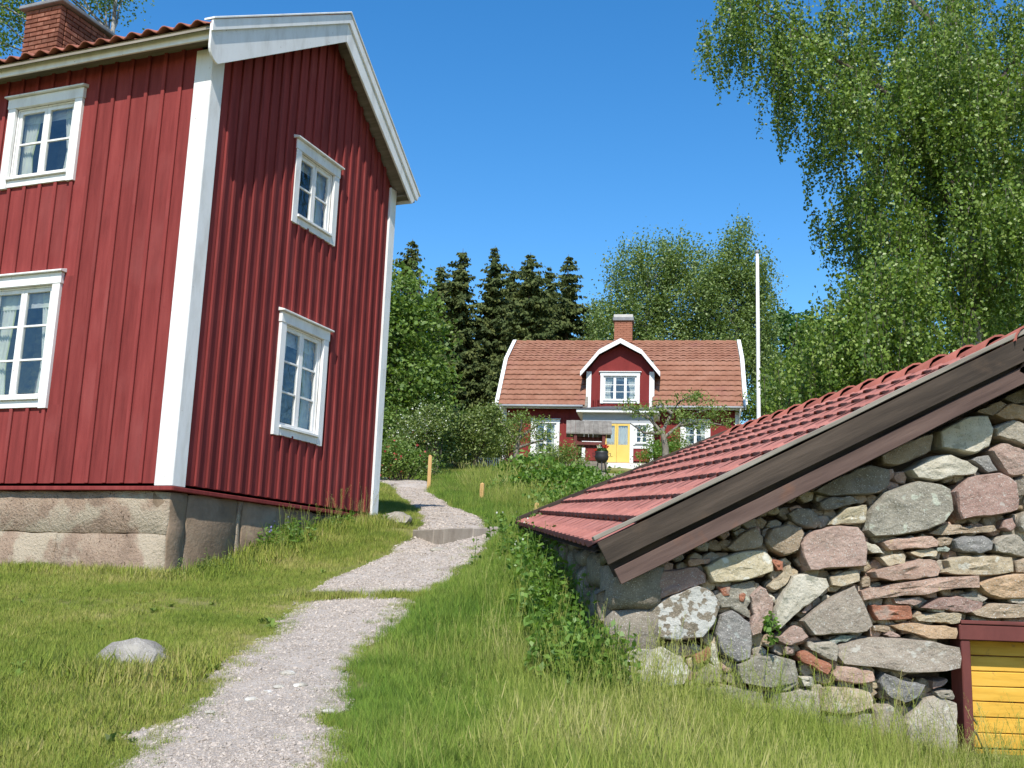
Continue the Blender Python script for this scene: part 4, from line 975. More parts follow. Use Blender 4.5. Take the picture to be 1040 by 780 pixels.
# porch
pv = -1.75; p0, p1 = 3.32, 5.78
pz0, pz1 = .05, 7.42 - GZ
pr = MB().prism([(p0 - .2, pv - .22, pz1 + .14), (p1 + .2, pv - .22, pz1 + .14), (p1 + .2, .0, pz1 + .14), (p0 - .2, .0, pz1 + .14)], (0, 0, .10))
porch = pr.build('porch', MT['white2'], cot)
MB().add([(p0 - .24, pv - .26, pz1 + .244), (p1 + .24, pv - .26, pz1 + .244), (p1 + .24, .0, pz1 + .30), (p0 - .24, .0, pz1 + .30), (dm - .5, -.6, pz1 + .58), (dm + .5, -.6, pz1 + .58), (dm + .5, 0, pz1 + .6), (dm - .5, 0, pz1 + .6)],
         [(0, 1, 5, 4), (0, 4, 7, 3), (1, 2, 6, 5), (4, 5, 6, 7), (3, 2, 1, 0)]).build('porch_roof', MT['asphalt_felt'], porch)
pf = cf(pv)
MB(pf).box((p0, pz1 - .22, -.06), (p1, pz1 + .14, 0)).build('porch_frieze', MT['greypaint'], porch)
for x in (p0, p0 + .68, p1 - .80, p1 - .12): MB(pf).box((x, pz0, -.06), (x + .12, pz1 - .22, .02)).build('porch_post', MT['white2'], porch)
for (a, b) in ((p0 + .12, p0 + .68), (p1 - .68, p1 - .12)):
    MB(pf).box((a, pz0 + .06, -.05), (b, pz0 + .50, -.02)).build('porch_panel', MT['falu2'], porch)
    MB(pf).box((a, pz0 + .50, -.05), (b, pz0 + .68, .0)).build('porch_rail', MT['white2'], porch)
    window(porch, pf, a, b, pz0 + .62, pz1 - .22, 2, 3, MT['white2'], trim=.06, head=.06, cap=False, apron=.04, curt=0, deep=1.2, sash_w=.035)
MB().box((p0, pv + .06, pz0), (p0 + .06, 0, pz1 + .14)).box((p1 - .06, pv + .06, pz0), (p1, 0, pz1 + .14)).build('porch_side', MT['white2'], porch)
for (a, b) in ((p0 + .805, dm - .004), (dm + .004, p1 - .805)):
    dd = MB(pf).box((a, pz0, -.05), (b, pz0 + .62, -.012)).box((a, pz0 + .62, -.05), (a + .05, pz1 - .23, -.012)).box((b - .07, pz0 + .62, -.05), (b, pz1 - .23, -.012)).box((a + .05, pz1 - .30, -.05), (b - .07, pz1 - .23, -.012)).build('porch_door', MT['yellow2'], porch)
    gl = MB(pf).add([(a + .05, pz0 + .62, -.03), (b - .07, pz0 + .62, -.03), (b - .07, pz1 - .3, -.03), (a + .05, pz1 - .3, -.03)], [(0, 1, 2, 3)]); gl.build('pane', MT['glass'], dd, fixn=False)
    k = MB(pf); curtain(k, a + .05, b - .07, pz0 + .62, pz1 - .3, -.06, 0, 4); me = k.mesh('curtain', MT['lace'], True, fixn=False)
    at_ = me.attributes.new('rnd', 'FLOAT', 'POINT'); at_.data.foreach_set('value', rng.uniform(0, 1, len(me.vertices)).astype(np.float32)); obj('curtain', me, dd)
MB().box((p0 + .1, pv - .02, -.3), (p1 - .1, -.05, pz0)).build('porch_floor', MT['kerb'], porch)
MB().box((dm - .9, pv - .7, -.4), (dm + .9, pv - .03, -.06)).build('step', MT['white2'], porch, bev=.02)

# ================================================================== yard things
fp = at(769, 258, 33.0); gzp = h1(fp[0], 33)
t = thing('flagpole', 'tall bare white flagpole standing right of the cottage', 'flagpole', (fp[0], 33, gzp))
hp_ = fp[2] - gzp
MB().tube([(0, 0, -.2), (0, 0, 1), (0, 0, hp_ * .6), (0, 0, hp_)], [.075, .072, .062, .045], 12).build('pole', MT['pole'], t, smooth=True)
MB().lathe([(.0, .12), (.05, .1), (.07, .05), (.05, 0), (.0, -.02)], 10, (0, 0, hp_ + .02)).build('finial', MT['slate'], t, smooth=True)
MB().tube([(.055, -.03, 1.2), (.05, -.03, hp_ - .1)], .004, 4).build('halyard', MT['white2'], t)

wx = at(598, 440, 33.5); gzw = h1(wx[0], 33.5); t = thing('well_shelter', 'grey plank roof on dark red posts sheltering a well before the cottage', 'well', (wx[0], 33.5, gzw), -.06)
zr1 = at(598, 428, 33.5)[2] - gzw; zr0 = at(598, 441, 33.2)[2] - gzw
for x in (-.43, .48):
    for y in (-.25, .45): MB().box((x - .05, y - .05, -.2), (x + .05, y + .05, zr0 + .1)).build('post', MT['maroon'], t)
for y in (-.25, .45): MB().box((-.38, y - .03, zr0 - .34), (.43, y + .03, zr0 - .24)).build('crossbeam', MT['maroon'], t)
MB().box((-.55, -.4, -.25), (.6, .6, .30)).build('well_casing', MT['greywood'], t)
MB().tube([(-.5, .1, zr0 - .1), (.55, .1, zr0 - .1)], .07, 8).build('winch', MT['maroon'], t)
for sgn in (-1, 1):
    for k in range(10):
        x0 = -.73 + k * .147
        a = MB().add([(x0, sgn * .45 + .1, zr0 + .0), (x0 + .142, sgn * .45 + .1, zr0 + .0), (x0 + .142, .1 + sgn * .0, zr1), (x0, .1 + sgn * .0, zr1)], [(0, 1, 2, 3)])
        z_ = random.uniform(0, .02)
        a.add([(p[0], p[1], p[2] + .03 + z_) for p in a.v], [(3, 2, 1, 0)])
        a.f += [[0, 4, 5, 1], [1, 5, 6, 2], [2, 6, 7, 3], [3, 7, 4, 0]]
        a.build('roof_board', MT['shingle'], t)

px_ = at(611, 466, 32.4); gzq = h1(px_[0], 32.4)
t = thing('iron_cauldron', 'black iron cauldron on three legs planted with geraniums before the porch', 'cauldron', (px_[0], 32.4, gzq))
zb = at(611, 459, 32.4)[2] - gzq
MB().lathe([(.02, zb - .36), (.12, zb - .34), (.2, zb - .24), (.22, zb - .14), (.19, zb - .05), (.22, zb), (.19, zb), (.165, zb - .05), (0, zb - .05)], 18).build('bowl', MT['iron'], t, smooth=True)
for k in range(3):
    a = k * 2.094 + .5; MB().tube([(.12 * math.cos(a), .12 * math.sin(a), zb - .32), (.2 * math.cos(a), .2 * math.sin(a), -.03)], .02, 6).build('leg', MT['iron'], t)
for s_ in (-1, 1): MB().tube([(s_ * .2, 0, zb - .06), (s_ * .28, 0, zb - .04), (s_ * .27, 0, zb - .13), (s_ * .21, 0, zb - .15)], .012, 6).build('handle', MT['iron'], t)
CAUL = (px_[0], 32.4, gzq + zb)

for (px, py, py2, Y, lab, cat) in ((437, 495, 462, 24.0, 'tallest yellow pine stake beside the upper gravel path step', 'stake'), (490, 514, 490, 20.5, 'short yellow pine stake in the grass slope, middle of three', 'stake'), (545.5, 526, 510, 17.6, 'pine stake top peeping up just beyond the cellar eave', 'stake')):
    top = at(px, py2, Y); g_ = h1(top[0], Y); hh = top[2] - g_
    t = thing('wooden_stake', lab, cat, (top[0], Y, g_), random.uniform(-.3, .3), 'pine stakes in a row up the slope')
    MB().box((-.04, -.035, -.2), (.04, .035, hh - .03)).build('shaft', MT['stake'], t, bev=.006)
    MB().add([(-.04, -.035, hh - .03), (.04, -.035, hh - .03), (.04, .035, hh - .03), (-.04, .035, hh - .03), (0, 0, hh)], [(0, 1, 4), (1, 2, 4), (2, 3, 4), (3, 0, 4)]).build('tip', MT['stake'], t)
# low edging fence by the flower bed
f0, f1 = at(478, 473, 34.0), at(508, 471, 34.0); gz_ = h1(f0[0], 34)
t = thing('edging_fence', 'low red edging with white pickets at the flower bed left of the cottage', 'fence', (f0[0], 34, gz_))
L_ = f1[0] - f0[0]
MB().box((0, -.02, -.1), (L_, .02, .24)).build('board', MT['falu2'], t)
for k in range(13): MB().box((k * L_ / 13 + .01, -.045, -.02), (k * L_ / 13 + .05, -.022, .32)).build('picket', MT['white2'], t)
# stone kerb of the yard
k0, k1 = at(588, 476, 32.0), at(655, 477, 32.0)
for i in range(5):
    a = k0 + (k1 - k0) * i / 5; b = k0 + (k1 - k0) * (i + 1) / 5; g_ = h1((a[0] + b[0]) / 2, 32)
    o = rough_block((a[0] + .01, 31.75, g_ - .2), (b[0] - .01, 32.2, g_ + .1 + random.uniform(-.02, .02)), None, MT['kerb'], None, .02, 'kerb_stone', .2, .02)
    tag(o, ['grey kerb stone at the yard edge left of the cauldron, outermost', 'grey kerb stone under the cauldron', 'grey kerb stone just right of the cauldron', 'grey kerb stone before the yellow porch door', 'grey kerb stone nearest the cellar roof edge'][i], 'kerb stone', 'kerb stones at the cottage yard')

# ------------------------------------------------------------------ boulders and path stones
def rock(name, label, c, r, m, seed, group=None, sub=3, amp=.28, cat='stone', flat=0):
    bm = bmesh.new(); bmesh.ops.create_icosphere(bm, subdivisions=sub, radius=1)
    for v in bm.verts:
        p = v.co.copy(); n1_ = mnoise.noise(p * 1.3 + Vector((seed, 0, 0))); n2_ = mnoise.noise(p * 3.5 + Vector((0, seed, 0)))
        v.co = p * (1 + amp * n1_ + amp * .35 * n2_)
        v.co.x *= r[0]; v.co.y *= r[1]; v.co.z *= r[2]
    me = bpy.data.meshes.new(name); bm.to_mesh(me); bm.free(); me.materials.append(m)
    for p in me.polygons: p.use_smooth = True
    me.set_sharp_from_angle(angle=R(38))
    return tag(obj(name, me, None, c, (0, 0, seed)), label, cat, group)
b0 = ground(128, 684); rock('boulder', 'pale grey boulder half sunk in the lawn left of the path', (b0[0], b0[1] + .15, b0[2] - .01), (.29, .24, .19), MT['boulder'], 8.6, amp=.34, cat='boulder')
b0 = ground(402, 531); rock('boulder', 'flat grey rock in grass by the far corner of the red house', (b0[0], b0[1], b0[2] + .03), (.32, .22, .12), MT['g3'], 5.1, cat='boulder')
for i, (px, py, r_, lab) in enumerate([(292, 689, .055, 'largest pale flat stone set in the middle of the path'), (283, 703, .04, 'flat stone in the path just below the largest pale one'), (305, 701, .045, 'flat stone in the path right of its neighbours'), (333, 728, .04, 'smooth pale stone at the right edge of the near path'),
        (255, 716, .042, 'flat stone left of the cluster in the near path'), (213, 729, .03, 'small round stone at the left of the near path'), (446, 562, .10, 'broad flat stone flush in the path below the stone step'), (271, 708, .03, 'small flat stone in the cluster on the near path')]):
    b0 = ground(px, py); rock('path_stone', lab, (b0[0], b0[1], b0[2] + .028), (r_, r_ * .9, r_ * .36), MT['w2'] if i != 6 else MT['g3'], i * 3.1 + 1, 'stones set in the path', 2, .2)

# ================================================================== vegetation helpers
def leaf_cloud(C, sz, rnd=None, up=.35, aspect=.7, droop=0.0, fold=True):
    """C (n,3) leaf centres, sz (n,) lengths -> kite shaped leaves with random facing"""
    n = len(C); nrm = rng.normal(0, 1, (n, 3)); nrm[:, 2] = np.abs(nrm[:, 2]) * .6 + up; nrm /= np.linalg.norm(nrm, axis=1)[:, None]
    a = rng.normal(0, 1, (n, 3)); a[:, 2] -= droop; a -= nrm * (a * nrm).sum(1)[:, None]; a /= np.linalg.norm(a, axis=1)[:, None]
    b = np.cross(nrm, a); L_ = sz[:, None]
    v = np.stack([C - a * L_ * .5, C + b * L_ * aspect * .5 - a * L_ * .08 + nrm * L_ * .08, C + a * L_ * .5, C - b * L_ * aspect * .5 - a * L_ * .08 + nrm * L_ * .08], 1).reshape(-1, 3)
    f = np.arange(n * 4).reshape(n, 4)
    r_ = np.repeat(rng.uniform(0, 1, n) if rnd is None else rnd, 4)
    return v, f, r_
def cloud_obj(name, C, sz, m, parent, rnd=None, **kw):
    v, f, r_ = leaf_cloud(np.asarray(C), np.asarray(sz), rnd, **kw)
    o = obj(name, np_mesh(name, v, [f], m, False, {'rnd': r_}), parent)
    return o
def ellip(n, c, r, shell=0.0):
    d = rng.normal(0, 1, (n, 3)); d /= np.linalg.norm(d, axis=1)[:, None]
    q = rng.uniform(shell**3, 1, n) ** (1 / 3)
    return np.array(c) + d * q[:, None] * np.array(r)
def puffs(n, clumps, per, spread, vz=.62):
    """leaf centres gathered in puffs inside ellipsoid clumps (c, r, weight)"""
    out = []; cen = []
    wt = np.array([c[2] for c in clumps], float); wt /= wt.sum()
    for (c, r, _), w_ in zip(clumps, wt):
        k = max(3, int(n * w_ / per)); pc = ellip(k, c, r, .35)
        cen.append(pc)
        for p in pc:
            s_ = spread * rng.uniform(.6, 1.4); out.append(p + rng.normal(0, 1, (per, 3)) * np.array([s_, s_, s_ * vz]))
    return np.concatenate(out), np.concatenate(cen)
def branch(mb, a, b, r0, r1, sag=.1, n=6, k=5, wob=.06):
    a, b = np.array(a, float), np.array(b, float); L_ = np.linalg.norm(b - a); pts = []
    for i in range(n + 1):
        t = i / n; p = a + (b - a) * t; p[2] += sag * L_ * math.sin(math.pi * t) ; p += rng.normal(0, wob * L_ * .25, 3) * (1 if 0 < i < n else 0); pts.append(p)
    mb.tube(pts, [r0 + (r1 - r0) * i / n for i in range(n + 1)], k, False)
def tree(name, label, base, hgt, clumps, n, leaf, m_leaf, m_bark, r0, per=60, spread=.35, group=None, cat='tree', lean=(0, 0), trunk_to=.9, nb=26, aspect=.7, droop=0, vz=.62):
    """clumps in coordinates relative to the base"""
    t = thing(name, label, cat, tuple(base), 0, group)
    C, P = puffs(n, clumps, per, spread, vz)
    tr = MB(); pts = [(0, 0, -.4)]; K = 8
    for i in range(1, K + 1): pts.append((lean[0] * i / K + rng.normal(0, .03) * hgt * .1, lean[1] * i / K + rng.normal(0, .03) * hgt * .1, hgt * trunk_to * i / K))
    tr.tube(pts, [r0 * (1 - .88 * (i / K)) * (1.35 if i == 0 else 1) for i in range(K + 1)], 9, False)
    tr.build('trunk', m_bark, t, smooth=True, fixn=False)
    br = MB(); sel = rng.permutation(len(P))[:nb]
    pts = np.array(pts)
    for i in sel:
        p = P[i]; z0 = max(hgt * .12, min(p[2] - .25 * np.linalg.norm(p[:2]) - .1 * hgt, hgt * trunk_to * .95)); k = np.interp(z0, pts[:, 2], np.arange(K + 1))
        a = np.array([np.interp(k, np.arange(K + 1), pts[:, c]) for c in range(3)])
        branch(br, a, p, r0 * .30 * (1 - .6 * z0 / hgt), r0 * .05, .05)
    br.build('limbs', m_bark, t, smooth=True, fixn=False)['kind'] = 'stuff'
    o = cloud_obj('crown', C, leaf * rng.uniform(.7, 1.3, len(C)), m_leaf, t, aspect=aspect, droop=droop)
    return t
def gpt(px, Y):
    p = at(px, 500, Y); return np.array([p[0], Y, h1(p[0], Y)])
def clump_px(base, lst, dep=None):
    """(px, py, rx_px, ry_px[, depth offset, weight]) at the tree's own distance -> clumps in metres relative to its base"""
    out = []; Y = base[1]
    for q in lst:
        dy = q[4] if len(q) > 4 else 0; c = at(q[0], q[1], Y + dy); s_ = (Y + dy) / FPX
        rx, rz = q[2] * s_, q[3] * s_
        out.append((c - base, (rx, (dep or rx), rz), rx * rz * (q[5] if len(q) > 5 else 1)))
    return out

# ------------------------------------------------------------------ the big birch behind the cellar
bb = gpt(986, 17.0)
t = thing('birch_tree', 'big weeping birch with hanging leafy twigs rising behind the cellar roof', 'tree', tuple(bb))
cl = clump_px(bb, [(770, 22, 42, 50), (812, 50, 48, 52), (858, 30, 60, 60), (852, 128, 28, 54), (880, 110, 45, 55, -.8), (930, 40, 65, 70), (1000, 40, 70, 80), (1075, 40, 80, 90), (872, 205, 22, 46), (892, 225, 28, 56, -.5),
    (905, 180, 40, 70, .6), (960, 140, 55, 80, -1), (1030, 150, 60, 90), (1110, 170, 80, 100), (912, 290, 44, 50), (876, 336, 46, 54, -.9), (838, 372, 38, 40, -.6), (930, 350, 55, 55, -1.2), (955, 250, 45, 70, .8), (1035, 250, 55, 70, -.4), (1045, 330, 50, 60, .5), (1120, 320, 80, 90), (808, 82, 22, 30), (742, 18, 22, 32),
    (900, 60, 60, 70, 1.2), (960, 90, 70, 80, 1.6), (1030, 90, 70, 90, 1.4), (930, 190, 50, 60, 1.5), (1000, 220, 50, 80, 1.6), (900, 330, 60, 60, -1.6), (884, 300, 34, 46, -1.4), (850, 350, 50, 50, -1.8), (910, 250, 40, 50, -1.0), (1040, 110, 60, 80, -1.4), (1030, 210, 50, 70, -1.6), (820, 380, 36, 36, -.4), (968, 70, 40, 60, -1.2, 1), (972, 160, 38, 60, -1.1, 1), (975, 225, 34, 44, -1.2, 1), (1010, 285, 34, 40, -1.0, 1), (935, 120, 40, 60, -.9, 1)], 1.5)
CC, TW = [], MB()
for (c, r, wgt) in cl:
    na_ = int(9 + wgt * 9); anc = ellip(na_, c + np.array([0, 0, r[2] * .2]), (r[0], r[1], r[2] * .85), .15)
    for an in anc:
        for _ in range(rng.integers(6, 11)):
            p = an + rng.normal(0, 1, 3) * np.array([.17, .17, .12])
            L_ = rng.uniform(.3, 1.15); k = int(L_ / .019); s_ = np.linspace(0, 1, k); drift = rng.normal(0, .12, 2)
            line = np.stack([p[0] + drift[0] * s_ * L_, p[1] + drift[1] * s_ * L_, p[2] - s_ * L_ + .1 * np.sin(s_ * 3) * L_], 1)
            CC.append(line + rng.normal(0, .042, line.shape) * (1.25 - .6 * s_)[:, None])
            if rng.uniform() < .3: TW.tube([line[0], line[k // 2], line[-1]], [.006, .004, .002], 3, False)
CC = np.concatenate(CC); print('birch leaves', len(CC))
cloud_obj('crown', CC, .060 * rng.uniform(.65, 1.3, len(CC)), MT['leaf_birch'], t, up=.1, aspect=.78, droop=.8)
TW.build('twigs', MT['bark'], t, fixn=False)['kind'] = 'stuff'
tp = [(0, 0, -.3)] + [tuple(at(x, y, 17.0) - bb) for x, y in ((986, 345), (985, 280), (980, 200), (972, 110), (968, 20), (962, -90), (955, -200))]
MB().tube(tp, [.21, .17, .155, .14, .125, .105, .08, .04], 12, False).build('trunk', MT['bark_birch'], t, smooth=True, fixn=False)
lm_ = [((984, 250), (905, 100), (830, 45), (765, 5), .065), ((980, 200), (900, 120), (845, 100), (805, 60), .05), ((985, 300), (930, 215), (880, 170), (850, 130), .045), ((975, 130), (1030, 60), (1080, 0), (1110, -40), .07), ((985, 290), (940, 265), (900, 255), (860, 275), .04),
       ((984, 260), (1040, 180), (1090, 130), (1140, 100), .06), ((970, 60), (920, -10), (880, -50), (840, -60), .06), ((986, 320), (920, 300), (880, 295), (845, 325), .035), ((986, 310), (1040, 270), (1080, 260), (1120, 280), .04)]
for (a, b, c, d, r_) in lm_:
    dy = rng.uniform(-.6, .6); P_ = [at(*a, 17.0) - bb, at(*b, 17.0 + dy * .5) - bb, at(*c, 17 + dy) - bb, at(*d, 17 + dy * 1.4) - bb]
    pts = []; 
    for i in range(13):
        u_ = i / 12 * 3; k = min(int(u_), 2); f_ = u_ - k; p = P_[k] * (1 - f_) + P_[k + 1] * f_ + rng.normal(0, .025, 3) * (i > 0); pts.append(p)
    MB().tube(pts, [r_ * (1 - .8 * i / 12) for i in range(13)], 7, False).build('limb', MT['bark'], t, smooth=True, fixn=False)
    # secondary branches
sb = MB()
for (c, r, wgt) in cl:
    for _ in range(3):
        e_ = ellip(1, c, np.array(r) * .8)[0]; lim = random.choice(lm_); p0 = at(*random.choice(lim[1:3]), 17.0) - bb
        if np.linalg.norm(e_ - p0) < 2.2: branch(sb, p0, e_, .02, .005, .1, 6, 4)
sb.build('branches', MT['bark'], t, smooth=True, fixn=False)['kind'] = 'stuff'

# ------------------------------------------------------------------ birch behind the near house's chimney
b2 = gpt(60, 26.0)
tree('birch_tree', 'birch crown showing above the red house roof around its chimney', b2, 16.5, clump_px(b2, [(0, 20, 35, 55), (100, -20, 34, 50), (118, -12, 28, 28), (40, -60, 70, 60), (70, -140, 60, 80), (-50, 0, 50, 80), (15, 0, 22, 30)], 1.6), 24000, .085, MT['leaf_birch'], MT['bark_birch'], .2, 50, .3, 'birches around the houses', aspect=.75, droop=.8)

# ------------------------------------------------------------------ spruces
def spruce(label, px, py_top, Y, rad, name='spruce_tree', bot=.04, nlev=64):
    base = gpt(px, Y); hgt = at(px, py_top, Y)[2] - base[2]
    t = thing(name, label, 'tree', tuple(base), 0, 'spruces behind the cottage garden')
    MB().tube([(0, 0, -.4), (0, 0, hgt * .5), (0, 0, hgt)], [hgt * .017, hgt * .011, .01], 8, False).build('trunk', MT['bark'], t, smooth=True, fixn=False)
    C, A, B, N, Rn = [], [], [], [], []
    quads = []; rr = []; asym = rng.uniform(0, 6.28); nlev = int(nlev * rng.uniform(.85, 1.1))
    for l in range(nlev):
        f = (l + rng.uniform(-.3, .3)) / nlev; f = min(max(f, 0), .995); z = hgt * (bot + (1 - bot) * f)
        R_ = rad * (1 - f) ** .72 * rng.uniform(.6, 1.2) + .07
        for b in range(int(6 + 6 * (1 - f))):
            az = rng.uniform(0, 2 * math.pi); L_ = R_ * rng.uniform(.5, 1.15) * (1 + .22 * math.cos(az - asym)); dr = np.array([math.cos(az), math.sin(az), 0]); sd_ = np.array([-dr[1], dr[0], 0])
            nt_ = max(4, int(L_ / .13)); dip = rng.uniform(.25, .5) if f < .8 else rng.uniform(-.5, .1); shade = rng.uniform(0, .55)
            for i in range(nt_):
                s_ = (i + rng.uniform(0, 1)) / nt_; p = dr * L_ * s_ + np.array([0, 0, z - dip * L_ * (s_ - .75 * s_ * s_)])
                for side_ in (-1, 1, 0):
                    ln = (.16 + .40 * (1 - s_) * min(1, L_ / 1.5)) * rng.uniform(.7, 1.25); w_ = ln * .30
                    d1_ = (dr * rng.uniform(.2, .6) + sd_ * side_ * rng.uniform(.5, 1.0) + np.array([0, 0, -rng.uniform(.25, .95)])); d1_ /= np.linalg.norm(d1_)
                    w1 = np.cross(d1_, [rng.normal(), rng.normal(), rng.normal()]); w1 /= np.linalg.norm(w1)
                    quads.append([p - w1 * w_ * .4, p + d1_ * ln * .45 - w1 * w_, p + d1_ * ln, p + d1_ * ln * .45 + w1 * w_]); rr.append(min(1, shade + .45 * rng.uniform()))
    V_ = np.array(quads).reshape(-1, 3); n = len(quads)
    obj('crown', np_mesh('crown', V_, [np.arange(n * 4).reshape(n, 4)], MT['needle'], False, {'rnd': np.repeat(rr, 4)}), t)
    return t
for lab, px, pt, Y, rad in (('tall dark spruce, leftmost of the row, beside the red house gable', 405, 242, 56, 3.9), ('dark pointed spruce, second from the red house', 459, 252, 57, 3.9), ('dark spruce in the middle of the row behind the garden', 493, 249, 58, 3.7),
        ('broad dark spruce left of the cottage roof, fourth in the row', 531, 256, 55, 4.6), ('dark spruce nearest the cottage roof, rightmost of the row', 571, 258, 57, 3.6), ('lower spruce filling the gap behind the middle spruces', 514, 272, 61, 4.4), ('lower spruce half hidden behind the rightmost spruce', 552, 270, 62, 4.2), ('lower spruce behind the leafy tree, left part of the row', 436, 268, 61, 4.2)):
    spruce(lab, px, pt, Y, rad)

# ------------------------------------------------------------------ other trees
B = gpt(415, 31.0)
tree('maple_tree', 'bright green broadleaf tree close to the red house gable', B, 7.0, clump_px(B, [(412, 300, 24, 34), (398, 330, 30, 40), (430, 345, 26, 40), (415, 385, 38, 42), (440, 395, 20, 34), (385, 380, 30, 50), (360, 340, 40, 60), (425, 320, 16, 26)], 1.1), 15000, .13, MT['leaf_maple'], MT['bark'], .13, 45, .26, nb=20, aspect=.85)
B = gpt(655, 52.0)
tree('birch_tree', 'broad pale green birch rising behind the cottage chimney', B, 12.8, clump_px(B, [(640, 285, 24, 34), (665, 270, 30, 28), (695, 268, 24, 30), (650, 320, 34, 30), (690, 310, 34, 34), (620, 335, 22, 30), (676, 350, 40, 30), (707, 340, 20, 30)], 1.8), 38000, .14, MT['leaf_far_birch'], MT['bark_birch'], .2, 50, .25, 'birches around the houses', aspect=.6, droop=1.2, vz=1.5)
B = gpt(748, 50.0)
tree('birch_tree', 'pointed birch behind the flagpole, tallest tree right of the cottage', B, 13.0, clump_px(B, [(748, 246, 9, 14, 0, 1.5), (744, 275, 20, 26), (765, 285, 18, 26), (735, 310, 30, 34), (770, 325, 20, 38), (745, 360, 36, 34), (775, 375, 16, 34), (722, 290, 14, 26)], 1.8), 38000, .14, MT['leaf_far_birch'], MT['bark_birch'], .19, 50, .25, 'birches around the houses', aspect=.6, droop=1.2, vz=1.5)
B = gpt(604, 60.0)
tree('birch_tree', 'small far birch between the spruces and the chimney birch', B, 9.5, clump_px(B, [(604, 330, 14, 22), (612, 350, 18, 24), (598, 355, 12, 22)], 1.4), 7000, .15, MT['leaf_far_birch'], MT['bark_birch'], .14, 40, .22, 'birches around the houses', aspect=.6, droop=1.2, vz=2.0)
B = gpt(803, 56.0)
tree('oak_tree', 'dark green broadleaf tree between the flagpole and the big birch', B, 10.0, clump_px(B, [(805, 330, 22, 18), (822, 345, 24, 24), (795, 355, 24, 26), (825, 385, 30, 30), (788, 395, 20, 34), (850, 360, 26, 40), (808, 402, 26, 26)], 1.9), 11000, .22, MT['leaf_dark'], MT['bark'], .2, 42, .38, aspect=.85)
B = gpt(835, 40.0)
tree('willow_tree', 'grey green bushy tree just left of the big birch foliage', B, 6.5, clump_px(B, [(838, 358, 14, 20), (848, 385, 20, 30), (822, 392, 16, 28), (880, 385, 30, 40)], 1.2), 9000, .15, MT['leaf_willow'], MT['bark'], .12, 42, .26, aspect=.5, droop=1)
B = gpt(955, 30.0)
tree('shrub_tree', 'leafy bright green thicket low behind the big birch trunk', B, 6.0, clump_px(B, [(955, 345, 26, 30), (1000, 340, 36, 44), (1050, 330, 40, 50), (920, 375, 30, 34), (1085, 320, 40, 60)], 1.3), 13000, .12, MT['leaf_maple'], MT['bark'], .1, 42, .26, aspect=.8)
B = gpt(1060, 44.0)
tree('oak_tree', 'dark tree deep behind the big birch at the right edge', B, 13.0, clump_px(B, [(1040, 230, 60, 60), (1090, 260, 70, 80), (1000, 300, 40, 50), (1050, 320, 70, 50)], 2.4), 12000, .22, MT['leaf_dark'], MT['bark'], .2, 42, .45, aspect=.85)
# far wood closing the view behind the trees
FW_ = []
for k in range(70):
    x = rng.uniform(-60, 90); y = rng.uniform(75, 110); FW_.append(((x, y, float(H(x, y)) + rng.uniform(1.5, 3.5)), (rng.uniform(2.5, 4), 2.5, rng.uniform(2.5, 4)), 1))
C, _ = puffs(26000, FW_, 60, .8)
tag(cloud_obj('far_wood', C, .5 * rng.uniform(.7, 1.3, len(C)), MT['leaf_dark'], None, aspect=.8), 'dark low wood far behind the houses seen between the trunks', 'wood', kind='stuff')

# ------------------------------------------------------------------ garden shrubs and apple trees
def shrub(name, label, px, Y, lst, n, leaf, m, cat='shrub', group=None, flower=None, spread=.16, per=30, aspect=.65, dep=None):
    B_ = gpt(px, Y); t = thing(name, label, cat, tuple(B_), 0, group)
    c_ = clump_px(B_, lst, dep); C, P = puffs(n, c_, per, spread); C[:, 2] = np.maximum(C[:, 2], .03)
    st = MB()
    for p in P[rng.permutation(len(P))[:22]]:
        r_ = rng.uniform(0, .12, 2); branch(st, (p[0] * .25 + r_[0], p[1] * .25 + r_[1], -.1), p, .018, .005, .02, 5, 4)
    st.build('stems', MT['bark'], t, fixn=False)['kind'] = 'stuff'
    cloud_obj('foliage', C, leaf * rng.uniform(.7, 1.3, len(C)), m, t, aspect=aspect)
    if flower:
        fm, fn, fs = flower; Q = P[rng.integers(0, len(P), fn)] + rng.normal(0, spread * .9, (fn, 3)) + np.array([0, -.12, .05]); Q[:, 2] = np.maximum(Q[:, 2], .1)
        cloud_obj('blossoms', Q, fs * rng.uniform(.7, 1.3, fn), MT[fm], t, aspect=.9)
    return t
shrub('blossom_shrub', 'rounded shrub with white blossom beside the red house corner', 432, 28, [(425, 438, 22, 18), (440, 428, 16, 16), (415, 452, 20, 14)], 6000, .075, MT['leaf_shrub'], flower=('blossom', 650, .045))
shrub('flowering_shrub', 'green shrub with red flowers at the foot of the white blossom', 404, 26, [(400, 462, 18, 14), (422, 470, 22, 12), (392, 470, 20, 14)], 4500, .07, MT['leaf_maple'], flower=('flower_pink', 110, .06))
shrub('garden_shrub', 'large pale green hedge shrub left of the cottage', 468, 33, [(455, 440, 22, 18), (480, 432, 24, 22), (495, 447, 18, 18), (465, 458, 24, 14), (500, 425, 14, 14), (445, 420, 14, 14)], 9000, .09, MT['leaf_shrub'], flower=('blossom', 160, .05))
shrub('garden_shrub', 'dense shrub under the leafy tree near the house wall', 398, 30, [(395, 435, 20, 28), (380, 450, 24, 24), (408, 450, 14, 18)], 5000, .09, MT['leaf_maple'])
shrub('garden_shrub', 'shrub against the left cottage corner under the downpipe', 516, 35.5, [(505, 452, 14, 14), (518, 440, 12, 16)], 2600, .085, MT['leaf_shrub'])
shrub('perennial_bed', 'lush dark green perennials on the slope below the cottage', 535, 27, [(528, 478, 16, 8), (545, 474, 18, 9), (560, 482, 16, 8), (515, 488, 14, 7), (575, 490, 16, 6)], 5200, .13, MT['leaf_weed'], 'plant', flower=('flower_yellow', 16, .06), spread=.14)
